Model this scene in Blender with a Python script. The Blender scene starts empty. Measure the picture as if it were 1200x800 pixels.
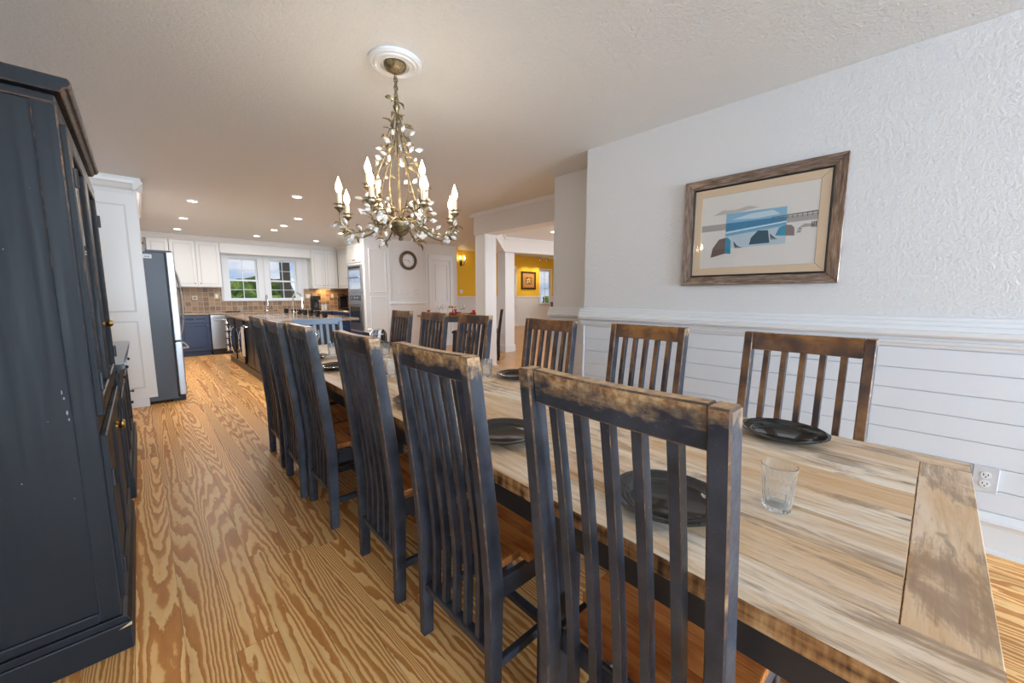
import bpy, bmesh, math, random
from mathutils import Vector, Matrix
random.seed(11)
S = bpy.context.scene
C = S.collection
PI = math.pi
H = 2.57            # ceiling height
YAW = math.radians(44.08)

# ------------------------------------------------------------------ camera
cam_d = bpy.data.cameras.new('camera')
cam = bpy.data.objects.new('camera', cam_d)
C.objects.link(cam)
cam.location = (0, 0, 1.28)
cam.rotation_euler = (math.radians(90 - 6.74), 0, -YAW)
cam_d.sensor_width = 36
cam_d.lens = 36 * 449.45 / 1200
cam_d.clip_start = 0.02
S.camera = cam

# ------------------------------------------------------------------ view
S.view_settings.view_transform = 'Standard'
S.view_settings.look = 'None'
S.view_settings.gamma = 1
S.view_settings.use_curve_mapping = False
S.view_settings.exposure = 0.19
S.cycles.use_denoising = True
S.cycles.max_bounces = 10
S.cycles.diffuse_bounces = 5
S.cycles.glossy_bounces = 5
S.cycles.transmission_bounces = 8
S.cycles.sample_clamp_indirect = 6

# ------------------------------------------------------------------ world (sky with soft clouds)
world = bpy.data.worlds.new('sky')
S.world = world
world.use_nodes = True
wn, wl = world.node_tree.nodes, world.node_tree.links
wn.clear()
wo = wn.new('ShaderNodeOutputWorld'); bg = wn.new('ShaderNodeBackground')
tc = wn.new('ShaderNodeTexCoord'); mp = wn.new('ShaderNodeMapping')
mp.inputs['Scale'].default_value = (1, 1, 3.2)
nz = wn.new('ShaderNodeTexNoise'); nz.inputs['Scale'].default_value = 7; nz.inputs['Detail'].default_value = 6
rp = wn.new('ShaderNodeValToRGB')
rp.color_ramp.elements[0].position = .42; rp.color_ramp.elements[0].color = (.42, .58, .86, 1)
rp.color_ramp.elements[1].position = .62; rp.color_ramp.elements[1].color = (.86, .90, .98, 1)
wl.new(tc.outputs['Generated'], mp.inputs['Vector']); wl.new(mp.outputs['Vector'], nz.inputs['Vector'])
wl.new(nz.outputs['Fac'], rp.inputs['Fac']); wl.new(rp.outputs['Color'], bg.inputs['Color'])
bg.inputs['Strength'].default_value = .85
wl.new(bg.outputs['Background'], wo.inputs['Surface'])

def area_light(name, loc, target, sx, sy, power, col):
    d = bpy.data.lights.new(name, 'AREA')
    d.shape = 'RECTANGLE'; d.size = sx; d.size_y = sy; d.energy = power; d.color = col
    o = bpy.data.objects.new(name, d); C.objects.link(o)
    o.location = loc
    o.rotation_euler = (Vector(target) - Vector(loc)).to_track_quat('-Z', 'Y').to_euler()
    return o
# daylight through the three windows behind the photographer; the left and side room lamps are added fill
DAY = (.64, .82, 1.0)
RY = -9.0           # rear wall, behind the photographer
for wx in (-.02, 1.16, 2.34):
    area_light('window_daylight', (wx, RY + .04, 1.45), (wx, 5, 1.35), .95, 1.7, 300, DAY)
area_light('left_fill', (-.62, -1.75, 1.5), (5, -1.2, .4), 1.5, 1.15, 22, DAY)  # added unseen lamp that brightens the near floor and table
for wx in (5.6, 8.2, 10.8):
    area_light('side_room_fill', (wx, 2.74, 1.5), (wx, 8, 1.2), 1.1, 1.5, 33, (.88, .94, 1))  # added unseen lamps that fill the side room with light
sun_d = bpy.data.lights.new('sun', 'SUN'); sun_d.energy = 2.6; sun_d.angle = .02; sun_d.color = (1, .95, .86)
sun = bpy.data.objects.new('sun', sun_d); C.objects.link(sun)
sun.rotation_euler = (math.radians(28), 0, math.radians(8))

# ================================================================== helpers
class NT:
    """small node helper around a principled material"""
    def __init__(s, name):
        s.m = bpy.data.materials.new(name); s.m.use_nodes = True
        s.n, s.l = s.m.node_tree.nodes, s.m.node_tree.links
        s.b = s.n['Principled BSDF']; s.out = s.n['Material Output']
    def set(s, **k):
        for a, v in k.items():
            i = s.b.inputs[a.replace('_', ' ')]
            if hasattr(v, 'is_output'): s.l.new(v, i)
            else: i.default_value = v
        return s
    def link(s, v, inp):
        if hasattr(v, 'is_output'): s.l.new(v, inp)
        else:
            if isinstance(v, (tuple, list)) and len(v) == 3 and inp.type == 'RGBA': v = (*v, 1)
            inp.default_value = v
    def coord(s, kind='Object', scale=(1, 1, 1), loc=None):
        t = s.n.new('ShaderNodeTexCoord'); m = s.n.new('ShaderNodeMapping')
        m.inputs['Scale'].default_value = scale
        s.l.new(t.outputs[kind], m.inputs['Vector'])
        if loc is not None: s.link(loc, m.inputs['Location'])
        return m.outputs['Vector']
    def rnd(s, k=37.):
        o = s.n.new('ShaderNodeObjectInfo')
        return s.math('MULTIPLY', o.outputs['Random'], k)
    def rvec(s, k=37.):
        r = s.rnd(k); c = s.n.new('ShaderNodeCombineXYZ')
        for i in range(3): s.l.new(r, c.inputs[i])
        return c.outputs[0]
    def noise(s, vec, scale, detail=3, rough=.5, dist=0, out='Fac'):
        t = s.n.new('ShaderNodeTexNoise')
        t.inputs['Scale'].default_value = scale; t.inputs['Detail'].default_value = detail
        t.inputs['Roughness'].default_value = rough; t.inputs['Distortion'].default_value = dist
        if vec is not None: s.l.new(vec, t.inputs['Vector'])
        return t.outputs[out]
    def math(s, op, a, b=0., c=None, clamp=False):
        t = s.n.new('ShaderNodeMath'); t.operation = op; t.use_clamp = clamp
        s.link(a, t.inputs[0]); s.link(b, t.inputs[1])
        if c is not None: s.link(c, t.inputs[2])
        return t.outputs[0]
    def sep(s, vec):
        t = s.n.new('ShaderNodeSeparateXYZ'); s.l.new(vec, t.inputs[0]); return t.outputs
    def ramp(s, fac, stops, interp='LINEAR'):
        t = s.n.new('ShaderNodeValToRGB'); cr = t.color_ramp; cr.interpolation = interp
        while len(cr.elements) < len(stops): cr.elements.new(.5)
        for e, (p, c) in zip(cr.elements, stops):
            e.position = p
            e.color = (*c, 1) if isinstance(c, (tuple, list)) else (c, c, c, 1)
        s.l.new(fac, t.inputs['Fac']); return t.outputs['Color']
    def mix(s, fac, a, b, mode='MIX'):
        t = s.n.new('ShaderNodeMix'); t.data_type = 'RGBA'; t.blend_type = mode
        s.link(fac, t.inputs[0]); s.link(a, t.inputs[6]); s.link(b, t.inputs[7])
        return t.outputs[2]
    def bump(s, h, strength=.2, dist=.01):
        t = s.n.new('ShaderNodeBump'); t.inputs['Strength'].default_value = strength
        t.inputs['Distance'].default_value = dist
        s.l.new(h, t.inputs['Height']); s.l.new(t.outputs[0], s.b.inputs['Normal'])

def plain(name, col, rough=.5, metal=0., **k):
    t = NT(name); t.set(Base_Color=(*col, 1), Roughness=rough, Metallic=metal, **k); return t.m
def emit(name, col, strength):
    t = NT(name); t.set(Base_Color=(*col, 1), Emission_Color=(*col, 1), Emission_Strength=strength); return t.m
def glass(name, col=(1, 1, 1), rough=.02, ior=1.45):
    t = NT(name); t.set(Base_Color=(*col, 1), Roughness=rough, IOR=ior, Transmission_Weight=1.0); return t.m

class MB:
    """mesh collector; build() links everything collected as ONE mesh object"""
    def __init__(s, M=None):
        s.v = []; s.f = []; s.mi = []; s.M = M or Matrix()
    def add(s, vs, fs, mi=0):
        o = len(s.v)
        s.v += [s.M @ Vector(p) for p in vs]
        s.f += [[i + o for i in f] for f in fs]; s.mi += [mi] * len(fs)
        return s
    def box(s, x0, x1, y0, y1, z0, z1, mi=0):
        v = [(x, y, z) for z in (z0, z1) for y in (y0, y1) for x in (x0, x1)]
        return s.add(v, [(0, 2, 3, 1), (4, 5, 7, 6), (0, 1, 5, 4), (2, 6, 7, 3), (0, 4, 6, 2), (1, 3, 7, 5)], mi)
    def prism(s, poly, a, b, axis='x', mi=0):
        """polygon in the two remaining axes (cyclic order), extruded along axis from a to b"""
        def P(u, w, t):
            return {'x': (t, u, w), 'y': (u, t, w), 'z': (u, w, t)}[axis]
        n = len(poly)
        v = [P(u, w, a) for u, w in poly] + [P(u, w, b) for u, w in poly]
        f = [list(range(n))[::-1], list(range(n, 2 * n))]
        f += [(i, (i + 1) % n, n + (i + 1) % n, n + i) for i in range(n)]
        return s.add(v, f, mi)
    def loft(s, rings, mi=0, cap=True):
        n = len(rings[0]); v = [p for r in rings for p in r]; f = []
        for k in range(len(rings) - 1):
            for i in range(n):
                j = (i + 1) % n
                f.append((k * n + i, k * n + j, (k + 1) * n + j, (k + 1) * n + i))
        if cap:
            f.append(list(range(n))[::-1]); f.append([(len(rings) - 1) * n + i for i in range(n)])
        return s.add(v, f, mi)
    def lathe(s, prof, n=24, c=(0, 0, 0), axis='z', mi=0, cap=False):
        rings = []
        for r, h in prof:
            r = max(r, 1e-4); ring = []
            for i in range(n):
                a = 2 * PI * i / n; u, w = r * math.cos(a), r * math.sin(a)
                p = {'z': (u, w, h), 'y': (u, h, w), 'x': (h, u, w)}[axis]
                ring.append((c[0] + p[0], c[1] + p[1], c[2] + p[2]))
            rings.append(ring)
        return s.loft(rings, mi, cap)
    def tube(s, path, r, n=8, mi=0):
        path = [Vector(p) for p in path]; rings = []
        rs = r if isinstance(r, (list, tuple)) else [r] * len(path)
        up = Vector((0, 0, 1))
        for i, p in enumerate(path):
            t = (path[min(i + 1, len(path) - 1)] - path[max(i - 1, 0)]).normalized()
            a = t.cross(up)
            if a.length < .05: a = t.cross(Vector((0, 1, 0)))
            a.normalize(); b = t.cross(a).normalized()
            rings.append([p + (a * math.cos(2 * PI * k / n) + b * math.sin(2 * PI * k / n)) * rs[i] for k in range(n)])
        return s.loft(rings, mi)
    def mesh(s, name, mats, bevel=0, seg=1, smooth=False, wear=False):
        me = bpy.data.meshes.new(name)
        me.from_pydata([tuple(p) for p in s.v], [], s.f)
        if not isinstance(mats, (list, tuple)): mats = [mats]
        for m in mats: me.materials.append(m)
        for p, i in zip(me.polygons, s.mi): p.material_index = i
        bm = bmesh.new(); bm.from_mesh(me)
        bmesh.ops.recalc_face_normals(bm, faces=bm.faces)
        if bevel:
            ed = [e for e in bm.edges if len(e.link_faces) == 2 and e.calc_face_angle(0) > .5]
            bmesh.ops.bevel(bm, geom=ed, offset=bevel, segments=seg, profile=.6, affect='EDGES',
                            clamp_overlap=True, material=(1 if wear else -1))
        if smooth:
            for f in bm.faces: f.smooth = True
        bm.to_mesh(me); bm.free()
        if smooth:
            try: me.set_sharp_from_angle(angle=math.radians(40))
            except Exception: pass
        return me
    def build(s, name, mats, parent=None, **k):
        return link(name, s.mesh(name, mats, **k), parent)

def link(name, me, parent=None, M=None):
    o = bpy.data.objects.new(name, me); C.objects.link(o)
    o.parent = parent
    if M is not None: o.matrix_local = M
    return o
def thing(name, label, cat, loc=(0, 0, 0), rz=0., group=None):
    o = bpy.data.objects.new(name, None); C.objects.link(o)
    o.empty_display_size = .1
    o.location = loc; o.rotation_euler = (0, 0, rz)
    tag(o, label, cat, group); return o
def tag(o, label, cat, group=None):
    o['label'] = label; o['category'] = cat
    if group: o['group'] = group
    return o
def struct(o, label=None):
    o['kind'] = 'structure'
    if label: o['label'] = label
    return o
def copy_tree(o, parent=None):
    c = o.copy(); C.objects.link(c)
    if parent is not None:
        c.parent = parent
    for ch in list(o.children): copy_tree(ch, c)
    return c
def box(name, dims, mat, parent=None, bevel=.003, **k):
    return MB().box(*dims).build(name, mat, parent, bevel=bevel, **k)

# ================================================================== materials
def wall_mat(name, col, bs=.25, sc=170):
    t = NT(name); v = t.coord('Object')
    n = t.noise(v, sc, 3, .6); n2 = t.noise(v, 45, 2)
    t.set(Base_Color=(*col, 1), Roughness=.75)
    t.bump(t.math('ADD', n, t.math('MULTIPLY', n2, .6)), bs, .008); return t.m
M_wall = wall_mat('textured_white_wall', (.70, .705, .715), .46, 80)
M_wallplain = plain('smooth_white_paint', (.72, .72, .72), .6)
M_yellow = wall_mat('yellow_wall', (.80, .50, .035), .2)
def ceil_mat():
    t = NT('knockdown_ceiling'); v = t.coord('Object')
    n = t.noise(v, 46, 4, .6, .6); n2 = t.noise(v, 95, 3, .6)
    h = t.math('ADD', t.ramp(n, [(.40, 0.), (.56, 1.)]), t.math('MULTIPLY', n2, .5))
    t.set(Base_Color=(.75, .765, .775, 1), Roughness=.42); t.bump(h, .45, .006); return t.m
M_ceil = ceil_mat()
M_trim = plain('white_semi_gloss_trim', (.74, .76, .79), .35)
M_ship = plain('white_shiplap_paint', (.71, .74, .79), .38)
M_cabw = plain('white_cabinet_paint', (.73, .72, .70), .38)
M_dark = plain('dark_gap', (.012, .012, .014), .7)
M_navy = plain('navy_cabinet_paint', (.018, .032, .085), .4)

def pine():
    t = NT('heart_pine_floor'); r = t.rvec(61)
    v = t.coord('Object', (5.2, .26, 1), r)
    n = t.noise(v, 1.0, 1.6, .40, .35)
    x = t.sep(t.coord('Object'))
    wob = t.noise(t.coord('Object', (26, 7, 1), r), 1., 4, .55)
    k = t.math('ADD', t.math('MULTIPLY', n, 27.), t.math('MULTIPLY', wob, 1.3))
    k = t.math('ADD', k, t.math('MULTIPLY', x[0], t.math('MULTIPLY_ADD', t.math('SINE', t.rnd(90)), 22., 8.)))
    ring = t.math('FRACT', k)
    fine = t.noise(t.coord('Object', (160, 3, 1), r), 1., 3)
    c = t.ramp(ring, [(0., (.54, .20, .048)), (.10, (.58, .225, .058)), (.38, (.64, .27, .076)), (.50, (.94, .56, .22)), (.90, (.98, .64, .28)), (1., (.56, .21, .052))])
    c = t.mix(t.math('MULTIPLY', fine, .26), c, (.44, .19, .05))
    tone = t.math('MULTIPLY_ADD', t.rnd(1.), .30, .86)
    cc = t.n.new('ShaderNodeCombineXYZ')
    for i in range(3): t.l.new(tone, cc.inputs[i])
    c = t.mix(1., c, cc.outputs[0], 'MULTIPLY')
    t.set(Base_Color=c, Roughness=t.ramp(fine, [(.2, .30), (.8, .46)]), Specular_IOR_Level=.22)
    t.bump(fine, .06, .002); return t.m
M_pine = pine()
def floor_far():
    t = NT('pine_floor_distant'); v = t.coord('Object', (4.2, .5, 1))
    n = t.noise(v, 1.0, 3, .5, .4)
    ring = t.math('FRACT', t.math('MULTIPLY', n, 14.))
    c = t.ramp(ring, [(0., (.46, .20, .055)), (.5, (.58, .29, .09)), (1., (.72, .44, .16))])
    x = t.sep(t.coord('Object'))[0]
    seam = t.math('LESS_THAN', t.math('FRACT', t.math('DIVIDE', x, .13)), .03)
    t.set(Base_Color=t.mix(seam, c, (.12, .05, .02)), Roughness=.3); return t.m
M_pinefar = floor_far()

def table_wood():
    t = NT('weathered_table_wood'); r = t.rvec(43)
    g = t.noise(t.coord('Object', (22, 1.9, 1), r), 1., 8, .70, .9)
    f = t.noise(t.coord('Object', (95, 5, 1), r), 1., 5, .7, .3)
    p = t.noise(t.coord('Object', (6.5, 1.9, 1), r), 1., 6, .68, .8)
    base = t.ramp(g, [(.30, (.46, .29, .165)), (.42, (.66, .49, .32)), (.52, (.80, .68, .54)), (.66, (.90, .83, .74))])
    warm = t.ramp(t.noise(t.coord('Object', (3.0, .7, 1), r), 1., 3, .6), [(.40, 0.), (.60, 1.)])
    c = t.mix(t.math('MULTIPLY', warm, .62), base, (.64, .37, .15))
    st = t.math('ADD', p, t.math('MULTIPLY_ADD', f, .35, -.17))
    c = t.mix(t.ramp(st, [(.54, 0.), (.62, .60), (.74, .78)]), c, (.22, .125, .07))
    kn = t.noise(t.coord('Object', (16, 6, 1), r), 1., 2, .5)
    c = t.mix(t.ramp(kn, [(.70, 0.), (.75, .8)]), c, (.09, .045, .025))
    c = t.mix(t.ramp(f, [(.30, .5), (.44, 0.)]), c, (.22, .13, .075))
    t.set(Base_Color=c, Roughness=t.ramp(g, [(.2, .40), (.8, .55)]), Specular_IOR_Level=.35)
    t.bump(t.math('ADD', g, f), .2, .002); return t.m
M_table = table_wood()
def raw_edge():
    t = NT('rough_sawn_edge'); r = t.rvec(17)
    g = t.noise(t.coord('Object', (20, 4, 40), r), 1., 4, .6)
    p = t.noise(t.coord('Object', (2, 40, 10), r), 1., 3, .6)
    c = t.ramp(t.math('MULTIPLY_ADD', p, .5, t.math('MULTIPLY', g, .5)), [(.40, (.05, .022, .01)), (.50, (.38, .18, .06)), (.62, (.66, .42, .20))])
    t.set(Base_Color=c, Roughness=.6); t.bump(g, .3, .003); return t.m
M_edge = raw_edge()

WOODW = (.40, .205, .075)
def chair_paint(name, front=True, dark=(.026, .030, .043), dark2=(.066, .075, .098)):
    t = NT(name); r = t.rvec(29)
    v = t.coord('Object', (1, 1, 1), r)
    n1 = t.noise(v, 9, 5, .6); n2 = t.noise(v, 55, 5, .7); sp = t.noise(v, 210, 2, .6)
    blk = t.mix(t.ramp(n1, [(.35, 0.), (.65, 1.)]), dark, dark2)
    blk = t.mix(t.ramp(sp, [(.70, 0.), (.76, 1.)]), blk, (.26, .25, .25))
    wood = t.mix(t.ramp(n2, [(.35, 0.), (.62, 1.)]), (.27, .12, .045), (.72, .50, .27))
    z = t.sep(t.coord('Object'))[2]
    # handling wear of the top edge
    st = t.noise(t.coord('Object', (14, 60, 45), r), 1., 6, .62, .4)
    topw = t.math('ADD', t.math('MULTIPLY_ADD', z, 24., -26.28), t.math('ADD', t.math('MULTIPLY', t.rnd(1.), .9), t.math('MULTIPLY_ADD', t.math('ADD', n1, t.math('MULTIPLY', st, 1.4)), 1.9, -2.5)))
    w = t.ramp(topw, [(.0, 0.), (.9, 1.)])
    tn = t.n.new('ShaderNodeTexCoord'); nn = t.sep(tn.outputs['Normal'])
    w = t.math('MAXIMUM', w, t.math('MULTIPLY', t.math('MULTIPLY', t.math('GREATER_THAN', nn[2], .6), t.math('GREATER_THAN', z, .98)), t.ramp(st, [(.34, .35), (.5, 1.)])))
    if front:
        fr = t.ramp(nn[1], [(.4, 0.), (.7, 1.)])
        lo = t.noise(v, 5, 3, .6); wood = t.mix(fr, wood, t.mix(t.ramp(lo, [(.38, 0.), (.62, 1.)]), (.075, .031, .014), (.36, .165, .050)))
        w = t.math('MAXIMUM', w, t.math('MULTIPLY', fr, t.ramp(t.math('MULTIPLY_ADD', n2, .35, t.math('MULTIPLY', n1, .6)), [(.36, .30), (.56, .92)])))
    t.set(Base_Color=t.mix(w, blk, wood), Specular_IOR_Level=.35, Roughness=t.ramp(n2, [(.3, .30), (.7, .46)]))
    t.bump(n2, .12, .002); return t.m
def chair_wear(name, bias=0.):
    t = NT(name); r = t.rvec(29)
    v = t.coord('Object', (1, 1, 1), r)
    n2 = t.noise(v, 30, 4, .7); n1 = t.noise(v, 7, 3, .6)
    z = t.sep(t.coord('Object'))[2]
    w = t.math('ADD', t.math('ADD', t.math('MULTIPLY', n2, .6), t.math('MULTIPLY', n1, .5)), t.math('MULTIPLY_ADD', z, .16, -.08 + bias))
    c = t.ramp(w, [(.50, (.03, .032, .042)), (.64, (.15, .085, .05)), (.82, (.52, .33, .17))])
    t.set(Base_Color=c, Roughness=.5); return t.m
M_chair = chair_paint('worn_black_chair_paint'); M_chairw = chair_wear('bare_worn_edge')
def seat_wood():
    t = NT('red_brown_seat_wood'); r = t.rvec(53)
    g = t.noise(t.coord('Object', (3.2, 46, 1), r), 1., 5, .6, .3); p = t.noise(t.coord('Object', (4, 6, 1), r), 1., 3, .6)
    c = t.ramp(t.math('MULTIPLY_ADD', p, .55, t.math('MULTIPLY', g, .5)), [(.34, (.10, .030, .012)), (.46, (.40, .115, .028)), (.60, (.66, .26, .075))])
    t.set(Base_Color=c, Roughness=.2); return t.m
M_seat = seat_wood()

def hutch_paint(name='distressed_black_cabinet'):
    t = NT(name); v = t.coord('Object', (1, 1, 1), t.rvec(13))
    n1 = t.noise(v, 2.2, 4, .6); sp = t.noise(v, 26, 5, .7); st = t.noise(t.coord('Object', (60, 60, 1.5)), 1., 3)
    c = t.mix(n1, (.007, .008, .010), (.015, .016, .019))
    c = t.mix(t.ramp(sp, [(.735, 0.), (.75, 1.)]), c, (.22, .20, .19))
    t.set(Base_Color=c, Roughness=t.ramp(st, [(.3, .42), (.7, .58)]), Specular_IOR_Level=.22); t.bump(st, .05, .002); return t.m
M_hutch = hutch_paint(); M_hutchw = chair_wear('bare_cabinet_edge', -.22)
M_steel = plain('brushed_steel', (.42, .42, .43), .38, 1.)
M_steeld = plain('grey_fridge_side', (.062, .067, .078), .45, .2)
M_chrome = plain('polished_chrome', (.85, .85, .86), .06, 1.)
M_brass = plain('antique_brass', (.45, .28, .09), .28, 1.)
M_black = plain('black_gloss', (.008, .008, .010), .12)
M_blackm = plain('black_matt', (.012, .012, .014), .5)
M_ovenglass = plain('dark_oven_glass', (.02, .022, .026), .05)
M_tumbler = NT('clear_tumbler_glass').set(Base_Color=(.95, .97, .98, 1), Roughness=.03, IOR=1.45, Transmission_Weight=.95).m
M_plate = plain('black_stoneware', (.016, .017, .017), .10)
M_white = plain('plain_white', (.8, .8, .79), .5)
M_red = plain('red_glaze', (.42, .012, .016), .25)
def pane():
    t = NT('window_pane')
    tr = t.n.new('ShaderNodeBsdfTransparent'); gl = t.n.new('ShaderNodeBsdfGlossy'); gl.inputs['Roughness'].default_value = .02
    lw = t.n.new('ShaderNodeLayerWeight'); mx = t.n.new('ShaderNodeMixShader')
    t.l.new(t.math('MULTIPLY_ADD', t.math('POWER', lw.outputs['Facing'], 4.), .7, .03), mx.inputs[0])
    t.l.new(tr.outputs[0], mx.inputs[1]); t.l.new(gl.outputs[0], mx.inputs[2])
    t.l.new(mx.outputs[0], t.out.inputs['Surface']); return t.m
M_pane = pane()
def granite():
    t = NT('polished_stone_worktop'); v = t.coord('Object')
    n = t.noise(v, 60, 5, .7); n2 = t.noise(v, 5, 3)
    t.set(Base_Color=t.mix(n2, t.ramp(n, [(.35, (.10, .055, .03)), (.55, (.34, .25, .18)), (.7, (.55, .47, .40))]), (.40, .32, .25)), Roughness=.08); return t.m
M_granite = granite()
def tile():
    t = NT('tumbled_stone_tile')
    v = t.coord('Object'); o = t.sep(v); cb = t.n.new('ShaderNodeCombineXYZ')
    t.l.new(t.math('ADD', o[0], o[1]), cb.inputs[0]); t.l.new(o[2], cb.inputs[1])
    b = t.n.new('ShaderNodeTexBrick'); b.offset = 0; b.squash = 1
    b.inputs['Scale'].default_value = 1; b.inputs['Brick Width'].default_value = .105; b.inputs['Row Height'].default_value = .105
    b.inputs['Mortar Size'].default_value = .006; b.inputs['Bias'].default_value = 0
    b.inputs['Color1'].default_value = (.40, .24, .13, 1); b.inputs['Color2'].default_value = (.075, .04, .028, 1); b.inputs['Mortar'].default_value = (.42, .33, .24, 1)
    t.l.new(cb.outputs[0], b.inputs['Vector'])
    n = t.noise(v, 30, 4, .6)
    t.set(Base_Color=t.mix(t.math('MULTIPLY', n, .5), b.outputs['Color'], (.36, .24, .15)), Roughness=.55); return t.m
M_tile = tile()

# ================================================================== structure
# ---- floor: dark sub-floor sheet, individual boards in the rooms in view
fl = MB().box(-.65, 15, RY, 12, -.05, -.004).build('floor', M_pinefar)
struct(fl, 'heart pine board floor')
BW = .132
row = 0
x = -.64
while x < 4.6:
    y = -1.6 + random.uniform(-2.6, -.4)
    ymax = 10.5 if x < 1.3 else 5.4
    while y < ymax:
        L = random.uniform(2.0, 3.9)
        y0, y1 = max(y, -1.6), min(y + L, ymax)
        if y1 - y0 > .15:
            w = BW - .0016; l = y1 - y0 - .0016
            o = MB().box(-w / 2, w / 2, -l / 2, l / 2, -.004, 0).build('floor_board', M_pine, fl)
            o.location = (x + BW / 2, (y0 + y1) / 2, 0)
        y += L
    x += BW
XF = x   # boards end here; the sheet carries on beyond
MB().box(x, 15, RY, 12, -.004, -.0005).box(-.64, x, RY, -1.6, -.004, -.0005).build('far_boards', M_pinefar, fl)['kind'] = 'stuff'
MB().box(-.64, 1.3, 10.5, 12, -.004, -.0005).box(1.3, x, 5.4, 12, -.004, -.0005).build('far_boards', M_pinefar, fl)['kind'] = 'stuff'

# ---- ceilings
cl = MB().box(-.65, 6.0, RY, 11.3, H, H + .1).box(6.0, 15, 2.6, 6.35, H, H + .1).build('ceiling', M_ceil)
struct(cl)
ch = MB().box(6.0, 15, 6.35, 11.7, 2.95, 3.05).box(5.9, 6.0, 6.35, 11.6, H + .1, 3.05).box(6.0, 15, 6.25, 6.35, H + .1, 3.05).build('ceiling', M_ceil)
struct(ch)

# ---- walls
struct(MB().box(-.75, -.65, RY, -2.5, 0, H).box(-.75, -.65, -1.0, 11.3, 0, H).box(-.75, -.65, -2.5, -1.0, 0, .92).box(-.75, -.65, -2.5, -1.0, 2.08, H).build('wall_left', M_wall))
struct(MB().box(-.65, -.63, -2.6, -2.5, .85, 2.18).box(-.65, -.63, -1.0, -.9, .85, 2.18).box(-.65, -.63, -2.5, -1.0, 2.08, 2.18).box(-.72, -.60, -2.6, -.9, .85, .92).box(-.72, -.69, -1.77, -1.73, .92, 2.08).build('window_8', M_trim), 'added fill-light window in the left wall behind the photographer')  # window added around the unseen fill lamp
bw = MB()
xs = [-.65, -.5, .46, .68, 1.64, 1.86, 2.82, 2.98]
for i in range(0, 8, 2): bw.box(xs[i], xs[i + 1], RY - .1, RY, 0, H)
for i in range(1, 7, 2): bw.box(xs[i], xs[i + 1], RY - .1, RY, 0, .55).box(xs[i], xs[i + 1], RY - .1, RY, 2.35, H)
struct(bw.build('wall_rear', M_wall))

YC = 2.11    # end of the right wall
wr = struct(MB().box(2.981, 3.38, RY, YC, 0, H).build('wall_right', M_wall), 'white textured wall with shiplap wainscot')
# wainscot boards (parts of the wall)
BH = .114
for k in range(8):
    z0 = .208 + k * BH
    o = box('wainscot_board', (2.969, 2.981, RY, YC - .016, z0 + .0015, z0 + BH - .0015), M_ship, wr, bevel=.002)
box('corner_board', (2.965, 2.982, YC - .018, YC + .004, .0, 1.01), M_ship, wr, bevel=.003)
def rail_profile(z, sgn=1):
    # (offset from wall, height): a wide chair rail with cap, cove and bead
    return [(0, 0), (.014, 0), (.016, .014), (.030, .018), (.034, .034), (.020, .036), (.020, .050), (.044, .054), (.056, .066), (.058, .086), (.042, .092), (.036, .112), (.026, .118), (.024, .136), (.018, .140), (.016, .158), (0, .160)]
rp_ = [(2.981 - o, 1.012 + h) for o, h in rail_profile(0)]
mb = MB(); mb.prism([(a, b) for a, b in rp_], RY, YC + .03, 'y')
struct(mb.build('trim_1', M_trim), 'white chair rail moulding on the right wall')
bp = [(2.981, 0), (2.953, 0), (2.955, .018), (2.963, .020), (2.963, .135), (2.958, .150), (2.952, .160), (2.955, .175), (2.964, .182), (2.970, .205), (2.981, .208)]
struct(MB().prism(bp, RY, YC + .004, 'y').build('baseboard_right', M_trim))
# stub wall beyond the corner
st = struct(MB().box(3.38, 3.95, 1.9, 2.82, 0, H).build('wall_stub', M_wallplain), 'white stub wall behind the corner')
rp2 = [(3.38 - o, 1.0 + h) for o, h in rail_profile(0)]
struct(MB().prism(rp2, YC, 2.86, 'y').build('trim_2', M_trim))
for k in range(8):
    z0 = .2 + k * BH
    box('wainscot_board', (3.37, 3.38, YC, 2.822, z0 + .0015, z0 + BH - .0015), M_ship, st, bevel=.002)
struct(MB().prism([(a + .4, b) for a, b in bp], YC, 2.825, 'y').build('baseboard_stub', M_trim))
# side room south wall with three window openings added for fill light (out of view)
sw = MB()
xs = [3.95, 5.0, 6.2, 7.6, 8.8, 10.2, 11.4, 15]
for i in range(0, 8, 2): sw.box(xs[i], xs[i + 1], 2.6, 2.7, 0, H)
for i in range(1, 7, 2): sw.box(xs[i], xs[i + 1], 2.6, 2.7, 0, .7).box(xs[i], xs[i + 1], 2.6, 2.7, 2.3, H)
struct(sw.build('wall_side_room', M_yellow))
struct(MB().box(15, 15.1, 2.6, 11.7, 0, 3.05).build('wall_side_room_end', M_yellow))

# ---- beams and columns towards the side room
struct(MB().box(3.94, 4.19, 2.82, 4.95, 2.245, H).build('trim_3', M_wallplain), 'white boxed ceiling beam')
struct(MB().prism([(3.94, 2.52), (3.925, 2.525), (3.90, 2.556), (3.895, H), (3.94, H)], 2.82, 5.05, 'y').prism([(4.95, 2.52), (4.965, 2.525), (5.0, 2.556), (5.05, H), (4.95, H)], 3.9, 4.19, 'x').build('trim_4', M_trim))
struct(MB().box(3.95, 4.19, 4.69, 4.93, 0, 2.246).build('trim_5', M_trim, bevel=.004), 'white square column under the beam')
struct(MB().box(3.935, 4.205, 4.675, 4.945, 0, .15).build('baseboard_column', M_trim, bevel=.006))
def beam(name, a, b, w, z0, z1, mat):
    a, b = Vector((*a, 0)), Vector((*b, 0)); d = (b - a); L = d.length; ang = math.atan2(d.y, d.x)
    M = Matrix.Translation(a) @ Matrix.Rotation(ang, 4, 'Z')
    m = MB(M).box(0, L, 0, w, z0, z1).box(-.02, L, -.03, w, z1 - .05, z1 - .001)
    return struct(m.build(name, mat))
beam('trim_6', (5.86, 6.29), (9.5, 5.49), .25, 2.25, H, M_wallplain)
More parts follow.
